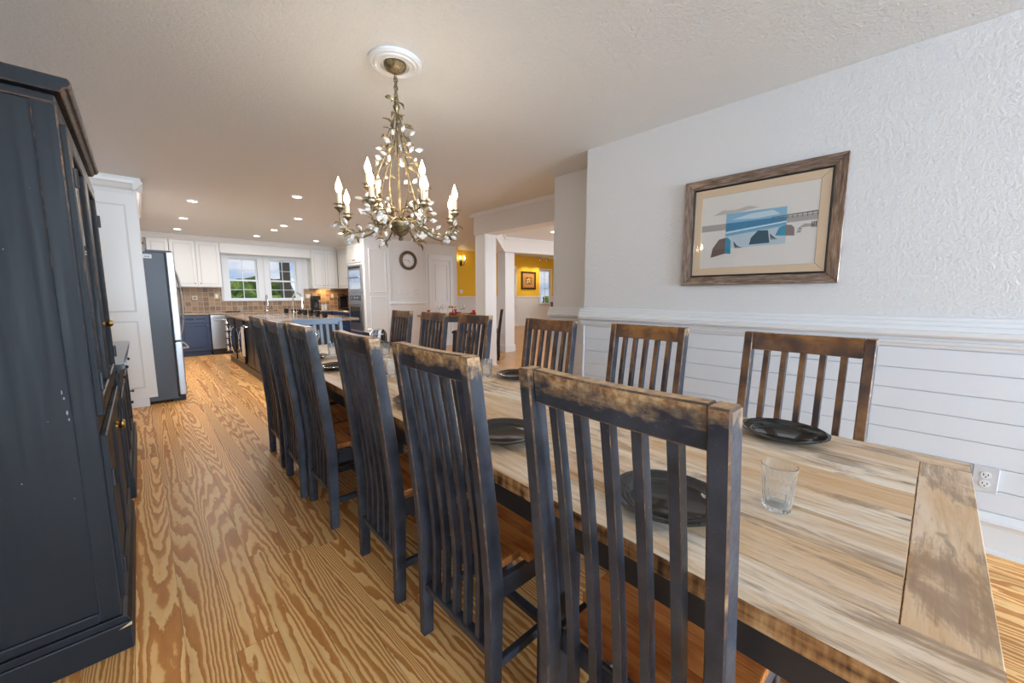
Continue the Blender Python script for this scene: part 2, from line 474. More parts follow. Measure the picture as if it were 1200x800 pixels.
beam('trim_7', (4.19, 4.72), (5.9, 6.32), .22, 2.25, H, M_wallplain)
struct(MB().box(5.95, 6.24, 6.36, 6.62, 0, 2.26).box(5.93, 6.26, 6.34, 6.64, 0, .16).build('trim_8', M_trim, bevel=.004), 'second white column deeper in the house')

# ---- kitchen shell
KY = 11.15
kw = MB().box(-.65, 1.55, KY, KY + .12, 0, H).box(3.0, 4.35, KY, KY + .12, 0, H).box(2.14, 2.39, KY, KY + .12, 1.2, 2.17)
kw.box(1.55, 3.0, KY, KY + .12, 0, 1.2).box(1.55, 3.0, KY, KY + .12, 2.17, H)
struct(kw.build('wall_back', M_wallplain))
struct(MB().box(4.25, 4.35, 8.46, KY, 0, H).build('wall_kitchen_side', M_wallplain))
CW = 8.35
cw = struct(MB().box(3.605, 6.07, CW, CW + .1, 0, H).build('wall_clock', M_wallplain), 'white panelled wall with the round clock')
struct(MB().box(5.97, 6.07, CW + .1, 11.6, 0, H + .5).build('wall_pantry_side', M_wallplain))
def panel_frame(parent, x0, x1, z0, z1, y, w=.025, d=.012, name='panel_moulding'):
    m = MB()
    m.box(x0, x1, y - d, y, z0, z0 + w).box(x0, x1, y - d, y, z1 - w, z1).box(x0, x0 + w, y - d, y, z0 + w, z1 - w).box(x1 - w, x1, y - d, y, z0 + w, z1 - w)
    return m.build(name, M_wallplain, parent, bevel=.004)
panel_frame(cw, 3.70, 4.10, 1.36, 2.32, CW); panel_frame(cw, 3.70, 4.10, .25, 1.27, CW)
panel_frame(cw, 4.22, 5.09, 1.22, 2.42, CW)
box('wall_batten', (4.15, 4.19, CW - .015, CW, .0, H), M_trim, cw)
box('wall_batten', (5.12, 5.16, CW - .015, CW, 1.1, 2.36), M_trim, cw)
struct(MB().prism([(CW, 1.08), (CW - .03, 1.085), (CW - .045, 1.11), (CW - .04, 1.14), (CW, 1.15)], 4.16, 5.12, 'x').build('trim_9', M_trim))
# door in the clock wall
d1 = struct(MB().box(5.30, 5.83, CW - .02, CW, 0, 2.16).build('door_1', M_trim, bevel=.004), 'white panelled door')
panel_frame(d1, 5.38, 5.75, 1.15, 2.06, CW - .02, .02, .012); panel_frame(d1, 5.38, 5.75, .2, 1.0, CW - .02, .02, .012)
MB().lathe([(.001, -.06), (.022, -.055), (.028, -.035), (.012, -.02), (.012, 0)], 12, (5.78, CW - .02, 1.0), 'y').build('door_knob', M_brass, d1, smooth=True)
struct(MB().box(5.20, 5.295, CW - .03, CW, 0, 2.165).box(5.835, 5.93, CW - .03, CW, 0, 2.165).box(5.20, 5.93, CW - .03, CW, 2.165, 2.30).build('trim_10', M_trim, bevel=.004))
# yellow room wall with two windows
YY = 11.6
yw = MB()
xs = [6.07, 10.72, 11.39, 13.02, 13.70, 15]
for a, b in ((6.07, 10.72), (11.39, 13.02), (13.70, 15)): yw.box(a, b, YY, YY + .1, 1.24, 2.95)
for a, b in ((10.72, 11.39), (13.02, 13.70)): yw.box(a, b, YY, YY + .1, 2.42, 2.95)
struct(yw.build('wall_yellow', M_yellow), 'yellow wall of the far room')
yl = MB()
for a, b in ((6.07, 10.72), (11.39, 13.02), (13.70, 15)): yl.box(a, b, YY, YY + .1, 0, 1.24)
for a, b in ((10.72, 11.39), (13.02, 13.70)): yl.box(a, b, YY, YY + .1, 0, .95)
wf = struct(yl.build('wall_wainscot_far', M_ship))
for k in range(9):
    for a, b in ((8.0, 10.6), (11.5, 12.9), (13.8, 15)):
        box('wainscot_board', (a, b, YY - .012, YY, .16 + k * .118, .275 + k * .118), M_ship, wf, bevel=.002)
struct(MB().box(6.07, 10.62, YY - .04, YY, 1.22, 1.28).box(11.49, 12.92, YY - .04, YY, 1.22, 1.28).box(13.8, 15, YY - .04, YY, 1.22, 1.28).build('trim_11', M_trim, bevel=.01))
struct(MB().box(6.07, 15, YY - .025, YY - .012, 0, .155).build('baseboard_far', M_trim, bevel=.004))

def sash_window(name, x0, x1, z0, z1, y, cols, label, casing=.09, side=-1, thick=.06):
    """double hung window in an opening of a wall whose room face is at y (room on the -y side)"""
    w = struct(MB().box(x0 - casing, x0, y - .02, y, z0 - .02, z1 + casing).box(x1, x1 + casing, y - .02, y, z0 - .02, z1 + casing)
               .box(x0, x1, y - .02, y, z1, z1 + casing).build(name, M_trim, bevel=.003), label)
    MB().box(x0 - casing - .02, x1 + casing + .02, y - .06, y + .05, z0 - .035, z0).build('window_sill', M_trim, w, bevel=.004)
    zm = z0 + (z1 - z0) * .47; f = .035
    for k, (a, b, yy) in enumerate(((z0, zm + .015, y + .03), (zm - .015, z1, y + .06))):
        s_ = MB().box(x0, x0 + f, yy, yy + .03, a, b).box(x1 - f, x1, yy, yy + .03, a, b).box(x0 + f, x1 - f, yy, yy + .03, a, a + f).box(x0 + f, x1 - f, yy, yy + .03, b - f, b)
        so = s_.build('window_sash', M_trim, w)
        mt = MB(); g = .012
        for c_ in range(1, cols):
            xx = x0 + f + (x1 - x0 - 2 * f) * c_ / cols; mt.box(xx - g / 2, xx + g / 2, yy + .004, yy + .026, a + f, b - f)
        zz = (a + b) / 2; mt.box(x0 + f, x1 - f, yy + .0045, yy + .0255, zz - g / 2, zz + g / 2)
        mt.build('muntin', M_trim, so)
        for c_ in range(cols):
            for r_ in range(2):
                px0 = x0 + f + (x1 - x0 - 2 * f) * c_ / cols; px1 = x0 + f + (x1 - x0 - 2 * f) * (c_ + 1) / cols
                pz0 = a + f + (b - a - 2 * f) * r_ / 2; pz1 = a + f + (b - a - 2 * f) * (r_ + 1) / 2
                MB().box(px0, px1, yy + .013, yy + .016, pz0, pz1).build('pane', M_pane, so)
    return w
sash_window('window_1', 1.55, 2.14, 1.2, 2.17, KY, 2, 'kitchen window over the worktop, the one nearer the fridge', .11)
sash_window('window_2', 2.39, 3.0, 1.2, 2.17, KY, 2, 'kitchen window over the worktop, the one with the dark post outside', .11)
sash_window('window_3', 10.72, 11.39, .95, 2.42, YY, 2, 'far room window beside the framed picture')
sash_window('window_4', 13.02, 13.70, .95, 2.42, YY, 2, 'far room window beyond the framed picture')
for i, (x0, x1) in enumerate(((-.5, .46), (.68, 1.64), (1.86, 2.82))):
    f = MB().box(x0 - .07, x0, RY, RY + .02, .5, 2.42).box(x1, x1 + .07, RY, RY + .02, .5, 2.42).box(x0, x1, RY, RY + .02, 2.35, 2.42).box(x0, x1, RY - .06, RY + .02, .5, .56).box(x0, x1, RY - .07, RY - .04, 1.42, 1.46)
    struct(f.build('window_%d' % (5 + i), M_trim), 'tall window behind the photographer')

# ================================================================== dining table
TA = math.radians(2.1)
TO = Vector((.690, -.131, 0))
TW, TL, TH = 1.116, 4.48, .765
tbl = thing('dining_table', 'long weathered plank dining table with black apron and legs', 'table', TO, -TA)
# local: x across (0 = aisle side edge), y along
def plank(x0, x1, y0, y1, turn=False, name='table_plank'):
    w, l = (x1 - x0) - .0010, (y1 - y0) - .0010
    if turn: w, l = l, w
    m = MB().box(-w / 2, w / 2, -l / 2, l / 2, -.042, 0)
    for k, fi in enumerate(m.f):
        if k in (2, 3, 4, 5): m.mi[k] = 1
    o = m.build(name, [M_table, M_edge], tbl, bevel=.0012)
    o.location = ((x0 + x1) / 2, (y0 + y1) / 2, TH + random.uniform(-.0006, .0006))
    if turn: o.rotation_euler = (0, 0, PI / 2)
    return o
xb = [0, .13] + [.13 + (.896 * k / 6) for k in range(1, 7)] + [TW]
for a, b in ((0, .13), (1.026, TW)):
    plank(a, b, 0, 2.3); plank(a, b, 2.3, TL)
plank(.13, 1.026, 0, .105, True, 'end_board'); plank(.13, 1.026, TL - .105, TL, True, 'end_board')
for k in range(1, 7):
    sp = random.choice((1.9, 2.5, 2.9)); plank(xb[k], xb[k + 1], .105, sp); plank(xb[k], xb[k + 1], sp, TL - .105)
M_tblack = plain('black_table_paint', (.030, .030, .034), .42)
for a in (.055, TW - .085):
    box('apron', (a, a + .03, .1, TL - .1, TH - .15, TH - .043), M_tblack, tbl)
for a in (.07, TL - .10):
    box('apron', (.085, TW - .085, a, a + .03, TH - .15, TH - .043), M_tblack, tbl)
for xx, ys in ((.105, (.14, .79, 2.06, 3.22, 4.34)), (TW - .105, (.14, .77, 2.25, 3.00, 4.36))):
    for yy in ys:
        box('leg', (xx - .045, xx + .045, yy - .045, yy + .045, 0, TH - .043), M_tblack, tbl, bevel=.004)

def T(x, y, z=TH):   # table local -> world
    c, s = math.cos(-TA), math.sin(-TA)
    return (TO.x + x * c - y * s, TO.y + x * s + y * c, z)

# ================================================================== dining chairs
CHW = .43
def post_y(z):      # rear face of the back post (chair faces +y)
    if z < .40: return .0
    u = (z - .40) / .725
    return -.075 * (u ** 1.25)
def chair_part(name, rings, parent, mats, bevel=.0035, wear=True):
    return MB().loft(rings).build(name, mats, parent, bevel=bevel, wear=wear)
def make_chair(label, paint=M_chair, wearm=M_chairw, top=1.125, seat_z=.46, name='dining_chair'):
    t = thing(name, label, 'chair')
    mats = [paint, wearm]; k_ = top / 1.125
    zs = [0, .2, .40, .55, .70, .85, 1.0, 1.125]
    dep = [.042, .048, .054, .054, .052, .050, .048, .047]
    for s in (-1, 1):
        x0, x1 = sorted((s * CHW / 2, s * (CHW / 2 - .034)))
        rings = [[(x0, post_y(z), z * k_), (x1, post_y(z), z * k_), (x1, post_y(z) + d, z * k_), (x0, post_y(z) + d, z * k_)] for z, d in zip(zs, dep)]
        chair_part('back_post', rings, t, mats)
        fx0, fx1 = sorted((s * .205, s * .168))
        box('front_leg', (fx0, fx1, .405, .443, 0, seat_z - .026), mats, t, bevel=.003, wear=True)
        a0, a1 = sorted((s * .203, s * .181))
        box('seat_rail', (a0, a1, .058, .404, seat_z - .095, seat_z - .026), mats, t, bevel=.003, wear=True)
        box('side_stretcher', (a0 - .0005 * s, a1, .05, .404, .135, .165), mats, t, bevel=.003, wear=True)
    wi = CHW / 2 - .0345
    box('seat_rail', (-wi, wi, .049, .064, seat_z - .085, seat_z - .028), mats, t, bevel=.003, wear=True)
    box('seat_rail', (-.167, .167, .41, .436, seat_z - .095, seat_z - .026), mats, t, bevel=.003, wear=True)
    box('cross_stretcher', (-.181, .181, .25, .28, .137, .163), mats, t, bevel=.003, wear=True)
    # crest rail, bowed slightly backwards
    rings = []
    for i in range(9):
        u = -1 + i / 4; xx = u * wi; bow = -.008 * (1 - u * u) ; zt = 1.125 - .002 * (1 - u * u)
        r = [(xx, post_y(1.05) + .012 + bow, 1.050 * k_), (xx, post_y(1.05) + .046 + bow, 1.050 * k_), (xx, post_y(1.12) + .046 + bow, zt * k_), (xx, post_y(1.12) + .012 + bow, zt * k_)]
        rings.append(r)
    chair_part('crest_rail', rings, t, mats)
    rings = [[(xx, .010, .185), (xx, .044, .185), (xx, .044, .215), (xx, .010, .215)] for xx in (-wi, wi)]
    chair_part('bottom_rail', rings, t, mats)
    # five curved slats
    gap = (2 * wi - 5 * .021) / 6
    for i in range(5):
        x0 = -wi + gap + i * (.021 + gap); x1 = x0 + .021
        rings = []
        for z in (.214, .30, .40, .50, .60, .72, .84, .96, 1.051):
            b = .010 * math.sin(PI * (z - .21) / .84) * (1 - z) * 1.6
            y0 = post_y(z) + .014 + b - .006 * max(0, (z - .9) / .15)
            rings.append([(x0, y0, z * k_), (x1, y0, z * k_), (x1, y0 + .025, z * k_), (x0, y0 + .025, z * k_)])
        chair_part('slat', rings, t, mats, bevel=.0010)
    # plank seat
    sy0 = .066
    for i in range(4):
        a = sy0 + i * .0985; mm = MB()
        xw = .168 if i == 0 else .206
        w, l = 2 * xw, .0978
        mm.box(-w / 2, w / 2, -l / 2, l / 2, -.026, 0)
        o = mm.build('seat_plank', M_seat, t, bevel=.004, seg=2)
        o.location = (0, a + l / 2, seat_z)
    return t
CW_LABEL = 'worn black slat-back chair, aisle side of the long table, %s'
WW_LABEL = 'worn black slat-back chair, wall side of the long table, %s'
ordinal = ['first from the outlet end', 'second from the outlet end', 'third from the outlet end',
           'third from the kitchen end', 'second from the kitchen end', 'first from the kitchen end']
proto = make_chair('')
proto_used = False
def edge_near(y): return .690 + .0367 * (y + .131)
def edge_far(y): return edge_near(y) + TW / math.cos(TA)
def put_chair(x, y, rz, label, group):
    global proto_used
    o = copy_tree(proto) if proto_used else proto
    proto_used = True
    o.location = (x, y, 0); o.rotation_euler = (0, 0, rz); tag(o, label, 'chair', group)
    return o
left_x = [.650, .667, .682, .668, .652, .676]
left_y = [.368, .988, 1.595, 2.32, 2.80, 3.38]
right_y = [.285, .975, 1.68, 2.53, 3.18, 3.86]
jit = [.0, .01, -.012, .008, -.006, .01]
for i, y in enumerate(left_y):
    put_chair(left_x[i], y, -PI / 2 - TA + jit[i], CW_LABEL % ordinal[i], 'dining chairs on the aisle side')
for i, y in enumerate(right_y):
    put_chair(edge_far(y) + .062, y, PI / 2 - TA - jit[i], WW_LABEL % ordinal[i], 'dining chairs on the wall side')

# blue chair at the head of the table: curved crest, pale slats
M_bluech = plain('pale_blue_chair_paint', (.25, .31, .40), .35)
def head_chair():
    t = thing('head_chair', 'pale blue chair with a curved crest rail at the kitchen end of the table', 'chair')
    W = .50; m = M_bluech
    for s in (-1, 1):
        x0, x1 = sorted((s * W / 2, s * (W / 2 - .038)))
        rings = [[(x0, post_y(z) * .8, z), (x1, post_y(z) * .8, z), (x1, post_y(z) * .8 + .05, z), (x0, post_y(z) * .8 + .05, z)] for z in (0, .4, .6, .8, .99)]
        MB().loft(rings).build('back_post', m, t, bevel=.004)
        box('front_leg', (s * .22 - .02, s * .22 + .02, .40, .44, 0, .434), m, t)
        a0, a1 = sorted((s * .235, s * .21)); box('seat_rail', (a0, a1, .052, .399, .37, .434), m, t)
        box('side_stretcher', (a0, a1, .052, .399, .14, .17), m, t)
    box('seat_rail', (-.209, .209, .41, .435, .37, .434), m, t)
    rings = []
    for i in range(11):
        u = -1 + i / 5; xx = u * (W / 2 + .004); bow = -.035 * (1 - u * u); up = .018 * (1 - u * u)
        y0 = -.06 + bow
        rings.append([(xx, y0, .955 + up * .3), (xx, y0 + .045, .955 + up * .3), (xx, y0 + .05, 1.035 - up * .5), (xx, y0, 1.035 - up * .5)])
    MB().loft(rings).build('crest_rail', m, t, bevel=.005, smooth=True)
    box('bottom_rail', (-.211, .211, .0, .04, .50, .54), m, t)
    for i in range(6):
        xx = -.165 + i * .066; bow = -.03 * (1 - (xx / .25) ** 2)
        rings = [[(xx - .014, yy, z), (xx + .014, yy, z), (xx + .014, yy + .02, z), (xx - .014, yy + .02, z)] for z, yy in ((.54, .008), (.7, -.015 + bow * .5), (.96, -.05 + bow))]
        MB().loft(rings).build('slat', m, t)
    box('seat', (-.24, .24, .055, .46, .435, .46), M_seat, t, bevel=.006)
    return t
hc = head_chair()
hx, hy, _ = T(TW / 2 + .02, TL + .13)
hc.location = (hx, hy + .14, 0); hc.rotation_euler = (0, 0, PI - TA)

# ================================================================== tableware
def plate_mesh(R=.137):
    m = MB(); n = 72; rings = []
    prof = [(.0, .0), (.080, .0), (.094, .005), (R - .004, .024), (R, .0275), (R - .004, .029), (R - .014, .0255), (.106, .0185), (.099, .0185), (.093, .0125), (.085, .0075), (.0, .007)]
    for r, h in prof:
        ring = []
        for i in range(n):
            a = 2 * PI * i / n
            rr = r * (1 + ((.006 * math.cos(12 * a)) if r > .11 else 0))
            ring.append((max(rr, 1e-4) * math.cos(a), max(rr, 1e-4) * math.sin(a), h))
        rings.append(ring)
    return m.loft(rings, cap=False).mesh('plate', M_plate, smooth=True)
pm = plate_mesh()
rimp = []
def rim_beads(R=.125):
    m = MB()
    for i in range(12):
        a = 2 * PI * (i + .5) / 12
        m.M = Matrix.Translation((R * math.cos(a), R * math.sin(a), .0225)) @ Matrix.Rotation(a, 4, 'Z')
        m.lathe([(.0008, .0), (.006, .0012), (.003, .003), (.0004, .0035)], 6)
    return m.mesh('rim_pattern', M_plate, smooth=True)
rb = rim_beads()
PL = 'round black plate set for the aisle-side chair, %s'
PR = 'round black plate set for the wall-side chair, %s'
def plate(x, y, label, z=TH, mesh=None, mat=None):
    o = thing('dinner_plate', label, 'plate', (x, y, z + .0008), random.uniform(0, 1), 'dinner plates on the long table')
    link('plate_body', pm, o); link('rim_pattern', rb, o); return o
for i, y in enumerate(left_y):
    plate(edge_near(y) + (.195 if i < 5 else .16), y + .01, PL % ordinal[i])
for i, y in enumerate(right_y):
    plate(edge_far(y) - .155 - (.02 if i else 0), y + (.0, .03, .02, .03, .03, -.08)[i], PR % ordinal[i])

def tumbler_mesh(h=.112, r0=.030, r1=.038, flutes=20):
    n = flutes * 5; rings = []
    for r, z in [(1e-4, 0), (r0 - .004, 0), (r0, .004), (r0 + (r1 - r0) * .15, h * .12), (r0 + (r1 - r0) * .72, h * .72), (r0 + (r1 - r0) * .80, h * .80), (r1, h), (r1 - .002, h + .0005), (r1 - .0035, h * .8), (r0 - .001, .016), (1e-4, .014)]:
        ring = []
        for i in range(n):
            a = 2 * PI * i / n; k = .0016 * (.5 + .5 * math.cos(flutes * a)) if (.003 < z < h * .75 and r >= r0) else 0
            ring.append(((r - k) * math.cos(a), (r - k) * math.sin(a), z))
        rings.append(ring)
    return MB().loft(rings, cap=False).mesh('tumbler', M_tumbler, smooth=True)
tm = tumbler_mesh()
def tumbler(x, y, label):
    o = link('tumbler', tm); o.location = (x, y, TH + .001); tag(o, label, 'glass', 'water tumblers on the long table')
tumbler(1.075, .185, 'ribbed clear tumbler standing alone near the table end by the outlet')
tumbler(1.575, 1.86, 'ribbed clear tumbler beside the plate of the third wall chair')
tumbler(1.125, 2.28, 'ribbed clear tumbler mid table, the closer to the table end of a pair in line')
tumbler(1.50, 3.12, 'ribbed clear tumbler mid table, the closer to the kitchen of a pair in line')
tumbler(1.165, 3.43, 'ribbed clear tumbler next to the stemmed wine glass on the long table')
def wine_glass(loc, label, group, sc=1., mat=None):
    t = thing('wine_glass', label, 'glass', loc, 0, group)
    h = .2 * sc
    MB().lathe([(1e-4, 0), (.034 * sc, 0), (.034 * sc, .002), (.006, .006), (.0035, .02), (.0035, h * .45), (.008, h * .48)], 16).build('stem', mat or M_tumbler, t, smooth=True)
    MB().lathe([(.001, h * .48), (.018 * sc, h * .52), (.034 * sc, h * .66), (.035 * sc, h * .76), (.029 * sc, h), (.0275 * sc, h), (.0333 * sc, h * .76), (.0322 * sc, h * .66), (.017 * sc, h * .535), (.001, h * .5)], 20).build('bowl', mat or M_tumbler, t, smooth=True)
    return t
wine_glass((1.165, 3.84, TH + .001), 'stemmed wine glass near the kitchen end of the long table', None)
# polished box with a round front at the far end of the long table
tb = thing('metal_bread_box', 'polished steel box with a dark side at the kitchen end of the table', 'container', (1.83, 4.03, TH), -TA)
MB().prism([(-.10, 0), (.10, 0), (.10, .12), (.06, .165), (-.06, .165), (-.10, .12)], -.075, .10, 'y').build('body', M_chrome, tb, bevel=.012, seg=3, smooth=True)
box('end_plate', (-.106, -.1005, -.07, .09, .01, .13), M_blackm, tb)
box('lid_handle', (-.05, .05, -.088, -.076, .10, .112), M_chrome, tb)
box('foot', (-.09, -.07, -.06, .08, -.0, .004), M_blackm, tb); box('foot', (.07, .09, -.06, .08, -.0, .004), M_blackm, tb)

# ================================================================== hutch and sideboard on the left wall
hu = thing('display_hutch', 'tall distressed black hutch with glazed doors along the left wall', 'cabinet', (0, 0, 0))
HX, HY0, HY1 = -.135, 1.90, 3.02     # front face, near side, far side
hm = [M_hutch, M_hutchw]
def hb(name, d, par=hu, bevel=.004): return box(name, d, hm, par, bevel=bevel, wear=True)
hb('plinth', (-.60, HX + .022, HY0 - .022, HY1, 0, .105))
MB().prism([(HX + .022, .105), (HX + .012, .125), (HX, .130), (-.60, .130), (-.60, .105)], HY0 - .012, HY1, 'y').build('plinth_moulding', hm, hu, bevel=.002, wear=True)
# side: frame and recessed panel
sd = hb('side_stile', (HX - .055, HX, HY0, HY0 + .03, .13, 1.875))
hb('side_stile', (-.60, -.545, HY0, HY0 + .03, .13, 1.875))
hb('side_rail', (-.545, HX - .055, HY0, HY0 + .03, .13, .165)); 
hb('side_panel', (-.545, HX - .055, HY0 + .012, HY0 + .03, .165, 1.875), bevel=0)
hb('far_side', (-.60, HX, HY1 - .03, HY1, .13, 1.875)); hb('back_board', (-.60, -.585, HY0 + .03, HY1 - .03, .13, 1.875), bevel=0)
hb('top_board', (-.60, HX, HY0, HY1, 1.875, 1.90))
MB().prism([(HX - .02, 1.900), (HX + .016, 1.902), (HX + .022, 1.914), (HX + .034, 1.918), (HX + .040, 1.932), (HX + .034, 1.946), (-.60, 1.948), (-.60, 1.900)], HY0 - .035, HY1 + .03, 'y').build('cornice', hm, hu, bevel=.003, wear=True)
for z in (.55, .86, 1.2, 1.55): hb('shelf', (-.58, HX - .03, HY0 + .03, HY1 - .03, z, z + .02))
# face frame + two doors with glazed tops and panelled bottoms
hb('face_rail', (HX - .022, HX, HY0 + .03, HY1 - .03, .13, .17)); hb('face_rail', (HX - .022, HX, HY0 + .03, HY1 - .03, 1.83, 1.875))
hb('face_rail', (HX - .022, HX, HY0 + .03, HY1 - .03, .80, .86))
ym = (HY0 + HY1) / 2
for a, b in ((HY0 + .035, ym - .003), (ym + .003, HY1 - .035)):
    for z0, z1, nm in ((.865, 1.825, 'glazed_door'), (.175, .795, 'lower_door')):
        fr = MB(); w = .06; x0, x1 = HX - .004, HX + .016
        fr.box(x0, x1, a, a + w, z0, z1).box(x0, x1, b - w, b, z0, z1).box(x0, x1, a + w, b - w, z0, z0 + w).box(x0, x1, a + w, b - w, z1 - w, z1)
        d = fr.build(nm, hm, hu, bevel=.004, wear=True)
        if nm == 'glazed_door': MB().box(x0 + .007, x0 + .010, a + w, b - w, z0 + w, z1 - w).build('glass_pane', M_pane, d)
        else: box('door_panel', (x0 + .002, x0 + .010, a + w, b - w, z0 + w, z1 - w), M_hutch, d, bevel=.002)
        ky = (b - .03) if b < ym else (a + .03)
        kz = 1.16 if nm == 'glazed_door' else .70
        MB().lathe([(.001, HX + .046), (.010, HX + .045), (.015, HX + .036), (.011, HX + .028), (.006, HX + .024), (.009, HX + .016)], 14, (0, ky, kz), 'x').build('knob', M_brass, d, smooth=True)
        hy = a + .004 if b < ym else b - .016
        for hz in (z0 + .12, z1 - .16):
            MB().lathe([(.006, -.03), (.006, .03)], 10, (HX + .020, hy + .006, hz), 'z', cap=True).build('hinge', M_blackm, d)

# chips in the paint of the hutch side, and the bare corner of its plinth
M_chip = plain('bare_paint_chip', (.26, .26, .28), .7); M_bare = plain('bare_pine_chip', (.52, .33, .17), .7)
crnd = random.Random(5)
for cx_, cz_, w_, h_ in ((-.206, .965, .002, .009), (-.203, .945, .003, .007), (-.200, .897, .003, .010), (-.198, .872, .003, .007), (-.243, .875, .002, .002), (-.314, .688, .003, .002), (-.21, .60, .0015, .002), (-.28, 1.42, .002, .002)):
    pts = [(cx_ + w_ * math.cos(a_ * PI / 3) * crnd.uniform(.5, 1), HY0 + .0113, cz_ + h_ * math.sin(a_ * PI / 3) * crnd.uniform(.5, 1)) for a_ in range(6)]
    MB().loft([pts, [(a_, b_ + .0008, c_) for a_, b_, c_ in pts]]).build('paint_chip', M_chip, hu)
pts = [(HX - .012, HY0 - .0226, .088), (HX + .0225, HY0 - .0226, .104), (HX + .0225, HY0 - .0226, .092), (HX + .006, HY0 - .0226, .090)]
MB().loft([pts, [(a_, b_ + .0008, c_) for a_, b_, c_ in pts]]).build('paint_chip', M_bare, hu)

sb = thing('low_sideboard', 'low black sideboard with a polished top between the hutch and the fridge', 'cabinet', (0, 0, 0))
SX, SY0, SY1 = -.115, 3.08, 4.62
def sbx(name, d, par=sb, bevel=.004): return box(name, d, hm, par, bevel=bevel, wear=True)
sbx('body', (-.60, SX - .02, SY0, SY1, .10, .865)); sbx('plinth', (-.60, SX - .035, SY0 + .02, SY1 - .02, 0, .10))
M_sbtop = plain('polished_dark_top', (.03, .032, .036), .09)
MB().prism([(-.62, .865), (SX + .01, .865), (SX + .028, .875), (SX + .034, .888), (SX + .026, .90), (-.62, .90)], SY0 - .04, SY1 + .03, 'y').build('worktop', [M_sbtop, M_hutchw], sb, bevel=.002)
sbx('bottom_drawer', (SX - .02, SX + .012, SY0 + .06, SY1 - .06, .075, .205))
for k in range(3):
    a = SY0 + .04 + k * .49; b = a + .47
    fr = MB(); w = .05; x0, x1 = SX - .02, SX
    fr.box(x0, x1, a, a + w, .22, .70).box(x0, x1, b - w, b, .22, .70).box(x0, x1, a + w, b - w, .22, .27).box(x0, x1, a + w, b - w, .65, .70)
    d = fr.build('door', hm, sb, bevel=.004, wear=True)
    box('door_panel', (x0 + .001, x0 + .009, a + w, b - w, .27, .65), M_hutch, d, bevel=.002)
    MB().lathe([(.001, SX + .026), (.010, SX + .024), (.012, SX + .016), (.005, SX + .010), (.006, SX)], 12, (0, b - .028, .48), 'x').build('knob', M_blackm, d, smooth=True)
    d = box('drawer', (x0, x1, a, b, .72, .845), hm, sb, bevel=.004, wear=True)
    MB().lathe([(.001, SX + .026), (.010, SX + .024), (.012, SX + .016), (.005, SX + .010), (.006, SX)], 12, (0, (a + b) / 2, .78), 'x').build('knob', M_blackm, d, smooth=True)

# ================================================================== picture and outlet on the right wall
pw = thing('framed_beach_print', 'framed beach print with a blue square hung above the wainscot', 'picture', (2.981, .76, 1.36))
def frame_wood(sc):
    t = NT('silver_brown_frame_wood'); g = t.noise(t.coord('Object', sc), 1., 5, .65)
    t.set(Base_Color=t.ramp(g, [(.35, (.12, .078, .055)), (.5, (.22, .155, .12)), (.65, (.36, .285, .24))]), Roughness=.28, Metallic=.35); return t.m
M_frame = [frame_wood((1, 9, 90)), frame_wood((1, 90, 9))]
PY0, PY1, PZ0, PZ1 = .304, 1.215, 1.358, 2.096
def mitred(parent, name, y0, y1, z0, z1, w, xo, xi, mat, depth0=0.):
    """picture frame of four mitred bars: outer edge at x=xo (room side), inner lip at xi"""
    o = [(y0, z0), (y1, z0), (y1, z1), (y0, z1)]; i = [(y0 + w, z0 + w), (y1 - w, z0 + w), (y1 - w, z1 - w), (y0 + w, z1 - w)]
    for k in range(4):
        j = (k + 1) % 4
        v = [(depth0, *o[k]), (depth0, *o[j]), (depth0, *i[j]), (depth0, *i[k]), (xo, *o[k]), (xo, *o[j]), (xi, *i[j]), (xi, *i[k])]
        MB().add(v, [(0, 3, 2, 1), (4, 5, 6, 7), (0, 1, 5, 4), (1, 2, 6, 5), (2, 3, 7, 6), (3, 0, 4, 7)]).build(name, mat[k % 2] if isinstance(mat, list) else mat, parent, bevel=.003)
def W(y, z): return (y - .76, z - 1.36)
a, b = W(PY0, PZ0), W(PY1, PZ1)
mitred(pw, 'frame_bar', a[0], b[0], a[1], b[1], .062, -.034, -.018, M_frame)
mitred(pw, 'inner_lip', a[0] + .062, b[0] - .062, a[1] + .062, b[1] - .062, .010, -.022, -.016, M_blackm)
M_mat = plain('tan_mount_board', (.64, .50, .35), .8); M_paper = plain('print_paper', (.62, .59, .56), .7)
mitred(pw, 'mount_board', a[0] + .07, b[0] - .07, a[1] + .07, b[1] - .07, .052, -.014, -.014, M_mat)
box('mount_backing', (-.010, -.001, a[0] + .02, b[0] - .02, a[1] + .02, b[1] - .02), M_mat, pw, bevel=0)
layer = [.0104]
def flat(name, pts, col, par=None, rough=.7):
    m = MB(); x_ = -layer[0]; layer[0] += .00012
    m.add([(x_, *W(*p)) for p in pts], [list(range(len(pts)))])
    me = m.mesh(name, plain('print_ink', col, rough)); return link(name, me, par or pw)
IY0, IY1, IZ0, IZ1 = .424, 1.104, 1.480, 1.974
pr = flat('beach_print', [(IY0, IZ0), (IY1, IZ0), (IY1, IZ1), (IY0, IZ1)], (.74, .725, .70))
flat('print_sand', [(IY0, IZ0), (IY1, IZ0), (IY1, 1.715), (IY0, 1.700)], (.74, .715, .69), pr)
flat('print_sea', [(IY0, 1.740), (1.104, 1.735), (1.104, 1.779), (IY0, 1.779)], (.40, .38, .37), pr)
flat('print_cloud', [(1.02, 1.84), (.96, 1.87), (.88, 1.862), (.80, 1.878), (.74, 1.86), (.85, 1.845)], (.52, .49, .47), pr)
flat('print_blue_sky', [(.934, 1.779), (.584, 1.779), (.586, 1.841), (.934, 1.843)], (.22, .47, .66), pr)
flat('print_blue_cloud', [(.90, 1.80), (.78, 1.826), (.66, 1.83), (.62, 1.80), (.74, 1.79)], (.55, .70, .80), pr)
